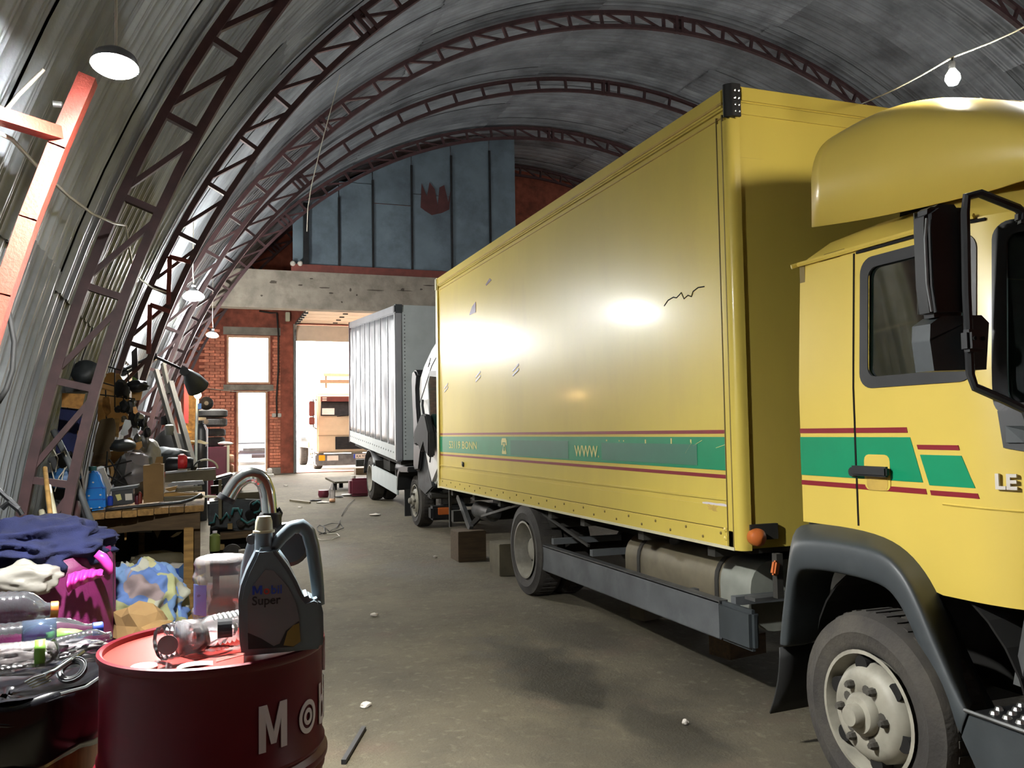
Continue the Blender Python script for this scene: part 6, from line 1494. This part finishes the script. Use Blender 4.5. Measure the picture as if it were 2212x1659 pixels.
# leaning boards, crane arm and work lamp further back
for i, (a, b, w, m_, lb) in enumerate((
    ((337, 800, 11.2), (398, 1012, 10.6), .045, 'plank_dark', 'long thin grey pole leaning furthest to the left of the group'),
    ((368, 826, 11.4), (420, 1012, 10.7), .055, 'plank_dark', 'grey leaning plank in the middle of the pole group'),
    ((358, 870, 11.9), (392, 985, 11.7), .04, 'plank_dark', 'short dark leaning plank in the pole group'),
    ((352, 785, 11.6), (366, 850, 11.5), .04, 'plank_dark', 'stub of a dark plank at the top of the pole group'))):
    tag(obj('leaning_plank', MB().bar(atY(*a), atY(*b), w, w*1.3), m_), lb, 'plank', 'leaning planks')
slab('rough_plank', 'rough mottled plank leaning at the right of the pole group', 'plank', [(378, 862), (390, 868), (410, 1000), (418, 1012), (404, 1014), (388, 950)], 11.6, .05, 'concrete')
ca = thing('jointed_boom', 'long jointed lamp arm reaching over the bench', 'arm', tuple(atY(330, 768, 10.6)))
for a, b in (((262, 802), (330, 768)), ((268, 808), (328, 776)), ((330, 768), (402, 802))): obj('arm_tube', MB().tube([tuple(atY(*a, 10.2)), tuple(atY(*b, 10.3))], .016, 8), 'dark_metal', ca)
for x, y in ((265, 803), (330, 770), (398, 802)): obj('joint', MB().lathe([(.05, -.04), (.05, .04)], 12, 'Y', atY(x, y, 10.25)), 'dark_metal', ca)
wk = thing('work_lamp', 'dark cone-shaped work lamp shade at the end of the jointed arm', 'lamp', tuple(atY(418, 830, 10.8)))
a, b = atY(402, 800, 10.35), atY(428, 838, 10.5); dd = (b-a); R_ = dd.to_track_quat('Z', 'Y').to_matrix(); L_ = dd.length
mb = MB().lathe([(.03, 0), (.06, L_*.2), (.10, L_*.5), (.13, L_), (.12, L_), (.09, L_*.5)], 20, 'Z'); mb.v = [tuple(a + R_ @ Vector(v)) for v in mb.v]
obj('shade', mb, 'fender_grey', wk, smooth='all')
slab('red_banner', 'bright red strip hanging beside the brick wall', 'strip', [(398, 815), (408, 822), (407, 915), (397, 912)], 13.5, .03, 'red_bright')
slab('yellow_rag', 'small yellow rag below the bright red strip', 'rag', [(397, 918), (404, 919), (405, 928), (414, 934), (401, 936)], 13.4, .03, 'yellow_lens')
slab('chipboard_sheet', 'chipboard sheet standing against the brick wall behind the red strip', 'board', [(402, 848), (424, 850), (424, 962), (404, 960)], 14.2, .03, 'osb')
lump('black_sack', 'black sack behind the leaning planks', 'sack', 366, 975, 11.6, (.22, .15, .26), 'hole', .25, 2, 3)
lump('dark_crate_heap', 'dark heap of scrap behind the motor', 'scrap', 365, 992, 10.15, (.22, .16, .13), 'engine', .35, 2.2, 9)
can('white_bottle', 'pale oil bottle leaning in the dark scrap', 'bottle', 366, 915, 940, 10.8, .05, 'tank_end', 'black_plastic')
can('dark_bottle', 'black bottle standing above the pale oil bottle', 'bottle', 358, 898, 918, 11.0, .055, 'hole')
# gas cylinder with regulator, bulb stand, tyres, red cabinet, tins, white board
gc = thing('gas_cylinder', 'dark gas cylinder with a chrome valve beside the stacked tyres', 'cylinder', tuple(atY(434, 966, 15.0)))
a = atY(434, 968, 15.0); gcz = atY(434, 918, 15.0).z
obj('cylinder_body', MB().lathe([(.10, floor_z(0, 15)), (.11, floor_z(0, 15)+.03), (.11, gcz-.08), (.07, gcz), (.03, gcz+.03), (.03, gcz+.07)], 20, 'Z', (a.x, a.y, 0)), 'dark_metal', gc, smooth=True)
obj('valve', MB().obox((a.x+.02, a.y, gcz+.10), (.12, .05, .05)), 'chrome', gc); obj('gauge', MB().lathe([(.04, -.02), (.04, .02)], 12, 'Y', (a.x+.08, a.y-.03, gcz+.05)), 'chrome', gc)
obj('hose', MB().tube([tuple(atY(x, y, 14.9)) for x, y in ((441, 918), (446, 930), (447, 950), (445, 965))], .012, 6), 'text_white', gc)
ls = thing('lamp_stand', 'thin pale stand that carries the warm glowing bulb', 'stand', tuple(atY(426, 930, 13.0)))
obj('pole', MB().tube([tuple(atY(427, 862, 13.02)), tuple(atY(425, 900, 13.02)), tuple(atY(424, 935, 13.02)), (atY(424, 935, 13.02).x, 13.02, floor_z(0, 13))], .02, 8), 'tank_end', ls, smooth='all')
obj('switch_box', MB().box(tuple(atY(427, 884, 13.0)-Vector((0, .04, 0))), tuple(atY(435, 872, 13.08))), 'blue_dim', ls)
obj('reflector', MB().lathe([(.03, 0), (.09, .05), (.10, .09)], 16, 'Y', atY(446, 871, 13.3)), 'dark_metal', ls, smooth=True)
fz17 = floor_z(0, 17.6)
def tyre(label, px, py0, py1, Y, R):
    a = atY(px, py1, Y); h = atY(px, py0, Y).z - a.z
    t = obj('tyre', MB().lathe([(R*.55, .02), (R*.75, 0), (R*.93, .015), (R, h*.22), (R, h*.78), (R*.93, h-.015), (R*.75, h), (R*.55, h-.02), (R*.5, h*.5), (R*.55, .02)], 28, 'Z', a), 'rubber', smooth=True)
    return tag(t, label, 'tyre', 'tyres stacked by the brick wall')
tyre('topmost tyre of the stack beside the narrow door', 460, 884, 902, 17.52, .27)
tyre('second tyre from the top of the stack beside the narrow door', 460, 903, 922, 17.52, .265)
tyre('third tyre from the top of the stack beside the narrow door', 464, 926, 943, 17.55, .20)
tyre('lowest visible tyre of the stack beside the narrow door', 464, 944, 965, 17.55, .19)
cab_ = thing('steel_cabinet', 'dark red steel cabinet under the stacked tyres', 'cabinet', tuple(atY(456, 1030, 17.2)))
A = atY(419, 966, 17.2); B = atY(492, 966, 17.2)
obj('carcass', MB().box((A.x, 17.2, floor_z(0, 17.2)-.02), (B.x, 18.1, A.z)), 'cabinet_red', cab_, bevel=.015)
obj('door', MB().box((A.x+.03, 17.18, floor_z(0, 17.2)+.05), (B.x-.03, 17.2, A.z-.04)), 'cabinet_red', cab_, bevel=.006)
obj('handle', MB().box((A.x+.10, 17.155, A.z-.38), (A.x+.13, 17.18, A.z-.26)), 'steel', cab_)
obj('edge_strip', MB().box((B.x-.015, 17.17, floor_z(0, 17.2)), (B.x+.03, 17.24, A.z+.02)), 'cream_plastic', cab_)
tyl = tyre; 
for i, (y0, y1) in enumerate(((981, 999), (1002, 1020))): can('paint_tin', ['upper pinkish tin beside the red cabinet', 'lower pinkish tin beside the red cabinet'][i], 'tin', 498, y0, y1, 18.2, .065, 'frame_tan')
can('white_pail', 'small white pail on the floor below the brick pier', 'pail', 582, 1011, 1024, 20.5, .06, 'paper')
lump('white_cloth', 'white cloth lying on top of the red cabinet edge', 'cloth', 487, 958, 17.35, (.13, .1, .04), 'paper', .3, 2, 4)
slab('thin_board', 'thin pale board balanced above the red cabinet', 'board', [(406, 952), (432, 950), (451, 957), (443, 960), (420, 955)], 14.0, .12, 'cream_plastic')
st_ = thing('door_step', 'white concrete steps below the narrow door', 'step', (1.25, 22.7, .5))
obj('step', MB().box((.75, 22.75, .50), (1.72, 23.15, .62)), 'concrete', st_); obj('step', MB().box((.70, 22.45, .48), (1.76, 22.76, .56)), 'paper', st_)

# ------------------------------------------------------------------ engine on a stand right of the bench
en = thing('truck_engine', 'oily truck engine with teal pipes on a wooden stand by the bench', 'engine', (.35, 9.2, 0))
def E(name, px, Y, d, m, **k): return slab(name, '', '', px, Y, d, m, parent=en, **k)
E('engine_block', [(448, 1085), (500, 1078), (596, 1082), (600, 1140), (540, 1150), (450, 1140)], 8.9, .5, 'engine', bevel=.02)
E('valve_cover', [(462, 1034), (505, 1022), (520, 1030), (524, 1058), (500, 1072), (462, 1070)], 9.1, .45, 'navy_cloth' if False else 'dark_metal', bevel=.02)
E('rocker_cover', [(500, 1066), (568, 1062), (570, 1080), (500, 1084)], 9.1, .4, 'wood_grey', bevel=.01)
E('cover_edge', [(566, 1062), (571, 1062), (571, 1080), (567, 1080)], 9.08, .1, 'hole')
E('bracket', [(472, 1036), (479, 1036), (479, 1120), (472, 1122)], 8.7, .05, 'wood_grey')
E('front_plate', [(455, 1050), (480, 1048), (480, 1066), (456, 1068)], 8.85, .08, 'dark_metal')
for i, pts in enumerate(([(452, 1130), (462, 1128), (466, 1110), (478, 1124), (490, 1108), (496, 1120)], [(500, 1112), (504, 1098), (514, 1098), (520, 1112), (522, 1100)], [(545, 1090), (556, 1082), (566, 1090), (560, 1104), (548, 1108)], [(520, 1120), (534, 1130), (548, 1122), (560, 1128)])):
    obj('coolant_pipe', MB().tube([tuple(atY(x, y, 8.82-.02*i)) for x, y in pts], .012, 6), 'teal', en, smooth='all')
for i, (x, y, r_) in enumerate(((550, 1092, .05), (568, 1106, .055), (575, 1086, .04), (540, 1112, .045), (520, 1130, .04), (590, 1105, .05))):
    obj(['pulley', 'hose_coupling', 'injector_pump'][i % 3], MB().lathe([(0, -.05), (r_*.4, -.05), (r_, -.03), (r_, .05), (0, .06)], 16, 'Y', atY(x, y, 8.85)), ['hole', 'rubber', 'dull_alu'][i % 3], en, smooth=True)
for x, y in ((497, 1137), (480, 1182)): E('brass_fitting', [(x-5, y-6), (x+5, y-6), (x+5, y+6), (x-5, y+6)], 8.8, .05, 'gold_print')
E('timber_rail', [(476, 1152), (548, 1147), (548, 1160), (476, 1166)], 8.75, .12, 'red_paint' if False else 'wood_dark')
for x in (460, 535): 
    A = atY(x, 1150, 8.95); B = atY(x+14, 1150, 8.95); obj('stand_leg', MB().box((A.x, 8.95, 0), (B.x, 9.05, A.z)), 'wood_dark', en)
obj('sump', MB().box((.10, 8.95, .18), (.55, 9.4, .62)), 'hole', en)
can('olive_tin', 'olive green tin hanging by the bench leg below the engine', 'tin', 464, 1150, 1190, 8.0, .045, 'olive', 'text_white')
tag(obj('hand_wheel', MB().lathe([(.0, -.02), (.06, -.02), (.085, 0), (.085, .05), (0, .06)], 20, 'Y', atY(502, 1196, 8.4)), 'rubber', smooth=True), 'dark round wheel lying under the engine', 'wheel')
slab('grey_block', 'pale grey block under the engine beside the dark wheel', 'block', [(516, 1190), (530, 1189), (530, 1208), (516, 1208)], 8.3, .12, 'concrete')

# ------------------------------------------------------------------ litter on the floor
def onfloor(px, py):
    d = sight(px, py); y = 1.5
    while y < 40:
        q = EYE + d*(y/d.y)
        if q.z < floor_z(q.x, q.y)+.006: return q
        y += .02
c = onfloor(718, 1085)
pet('water_bottle', 'clear plastic bottle standing alone on the floor before the grey lorry', tuple(c), (c.x, c.y, c.z+.36), .055, 'pet_milky', None, 'frame_tan', (.03, .2))
q = onfloor(699, 1074); tag(obj('rusty_pot', MB().lathe([(.09, 0), (.11, .05), (.10, .14), (.08, .14)], 16, 'Z', q), 'cabinet_red', smooth=True), 'small dark red pot on the floor left of the standing bottle', 'pot')
for (x, y, w, m_, nm, lb, ct) in ((682, 1082, .12, 'rubber_dark', 'oily_rag', 'black oily rag on the floor left of the standing bottle', 'rag'), (698, 1086, .12, 'paper', 'paper_scrap', 'white paper scrap beside the black oily rag', 'paper'), (732, 1074, .10, 'rubber_dark', 'oily_rag', 'black rag right of the standing bottle', 'rag'), (752, 1070, .16, 'paper', 'paper_scrap', 'white crumpled sheet on the floor by the red fuel can', 'paper'), (768, 1064, .12, 'paper', 'paper_scrap', 'second white sheet touching the red fuel can', 'paper'),
                          (810, 1113, .10, 'paper', 'paper_scrap', 'flat white scrap on the floor before the grey lorry wheel', 'paper'), (808, 1331, .035, 'paper', 'paper_scrap', 'tiny white scrap in the middle of the floor', 'paper'), (790, 1527, .035, 'paper', 'paper_scrap', 'small torn white scrap right of the red drum', 'paper'), (617, 1050, .05, 'paper', 'paper_scrap', 'small pale scrap on the floor near the gate pier', 'paper'), (648, 1097, .04, 'paper', 'paper_scrap', 'tiny pale scrap behind the gooseneck pump', 'paper'), (1480, 1565, .02, 'paper', 'paper_scrap', 'tiny white fleck on the oil stain by the front wheel', 'paper'), (940, 1205, .03, 'paper', 'paper_scrap', 'tiny pale fleck near the wooden blocks', 'paper')):
    q = onfloor(x, y); tag(obj(nm, MB().blob((q.x, q.y, q.z+.012), (w, w*.7, .018), .45, 2.2, x, 2, -.5), m_), lb, ct)
r0, r1 = onfloor(627, 1083), onfloor(670, 1088); tag(obj('iron_rod', MB().bar(r0+Vector((0, 0, .02)), r1+Vector((0, 0, .02)), .035), 'tank'), 'short iron rod lying on the floor before the gate', 'rod')
rc = thing('fuel_can', 'dark red fuel can standing by the rear wheel of the grey lorry', 'can', tuple(onfloor(776, 1070)))
q = onfloor(776, 1071)
obj('can_body', MB().box((q.x-.20, q.y-.1, q.z), (q.x+.22, q.y+.18, q.z+.36)), 'cabinet_red', rc, bevel=.05); obj('cap', MB().lathe([(.05, 0), (.05, .05), (0, .05)], 12, 'Z', (q.x-.12, q.y, q.z+.36)), 'paper', rc)
q = onfloor(745, 1058)
tb_ = thing('low_platform', 'low wooden platform on dark feet behind the standing bottle', 'platform', tuple(q))
obj('board', MB().obox((q.x+.15, q.y+.3, q.z+.20), (.9, .6, .04), .12, 0, .2), 'wood_grey', tb_)
for dx, dy in ((-.2, .1), (.5, .1), (.0, .55), (.5, .55)): obj('foot', MB().box((q.x+dx-.04, q.y+dy-.04, floor_z(q.x, q.y)-.01), (q.x+dx+.04, q.y+dy+.04, q.z+.2)), 'hole', tb_)
q = onfloor(775, 1018); q = Vector((q.x, 22.2, floor_z(q.x, 22.2)))
tag(obj('timber_block', MB().box((q.x-.25, q.y-.1, floor_z(q.x, q.y)-.01), (q.x+.5, q.y+.2, q.z+.17)), 'wood_dark'), 'dark timber block on the floor behind the grey lorry', 'timber')
wpts = [(735, 1126), (728, 1140), (712, 1150), (698, 1138), (716, 1132), (735, 1133), (742, 1142), (722, 1150), (700, 1155), (688, 1150), (684, 1142), (690, 1136), (700, 1140), (702, 1152), (690, 1156)]
tag(obj('loose_wire', MB().tube([tuple(onfloor(x, y)+Vector((0, 0, .012))) for x, y in wpts], .007, 5), 'wire', smooth='all'), 'tangled black wire lying on the floor in the middle of the hall', 'wire')
tag(obj('loose_wire', MB().tube([tuple(onfloor(x, y)+Vector((0, 0, .01))) for x, y in ((766, 1080), (752, 1092), (744, 1104), (738, 1116))], .006, 5), 'wire', smooth='all'), 'short black wire lying on the floor before the red fuel can', 'wire')
tag(obj('loose_wire', MB().tube([tuple(onfloor(x, y)+Vector((0, 0, .01))) for x, y in ((676, 1163), (695, 1168), (715, 1167), (734, 1160), (728, 1154), (706, 1154))], .006, 5), 'wire_white', smooth='all'), 'pale wire loop on the floor behind the oil canister', 'wire')
a, b = onfloor(786, 1578), onfloor(742, 1652)
tag(obj('stick_and_shadow', MB().bar(a+Vector((0, 0, .012)), b+Vector((0, 0, .012)), .022), 'dark_metal'), 'dark stick with its shadow line on the floor right of the drum', 'bar')  # dark bar draws a stick together with its shadow line
# timber blocks under the tail of the yellow lorry
A = atY(990, 1147, 9.9); B = atY(1050, 1147, 9.9)
tag(obj('timber_block', MB().box((A.x, 9.9, .0), (B.x, 10.25, .02+A.z*0+.34)), 'wood_dark', bevel=.008), 'dark timber block under the tail of the yellow lorry', 'timber')
tag(obj('timber_block', MB().box((A.x-.02, 9.85, -.01), (B.x-.05, 10.3, .16)), 'wood_grey', bevel=.008) if False else obj('timber_block', MB().box((3.02, 8.75, -.005), (3.28, 9.1, .34)), 'wood_grey', bevel=.008), 'paler timber block close behind the rear wheel of the yellow lorry', 'timber')
A = atX(1030, 1300, 3.6)
tag(obj('timber_block', MB().obox((3.55, 6.3, .10), (.5, .16, .16), 0, 0, .3), 'wood_grey'), 'pale timber lying on the floor under the fuel tank', 'timber')
tag(obj('timber_block', MB().obox((3.55, 5.2, .04), (.35, .2, .14), 0, 0, .2), 'wood_dark'), 'dark timber lying on the floor behind the side guard', 'timber')

# ------------------------------------------------------------------ daylight guides in the openings (portals)
for (a, b, c, d) in ((GATE[0], GATE[1], ZF, 4.05), (WIN[0], WIN[1], WIN[2], WIN[3]), (DOOR[0], DOOR[1], DOOR[2], DOOR[3])):
    l = bpy.data.lights.new('portal', 'AREA'); l.shape = 'RECTANGLE'; l.size = b-a; l.size_y = d-c; l.cycles.is_portal = True
    o = bpy.data.objects.new('portal', l); COL.objects.link(o); o.location = ((a+b)/2, Y1+.4, (c+d)/2); o.rotation_euler = (-pi/2, 0, 0)
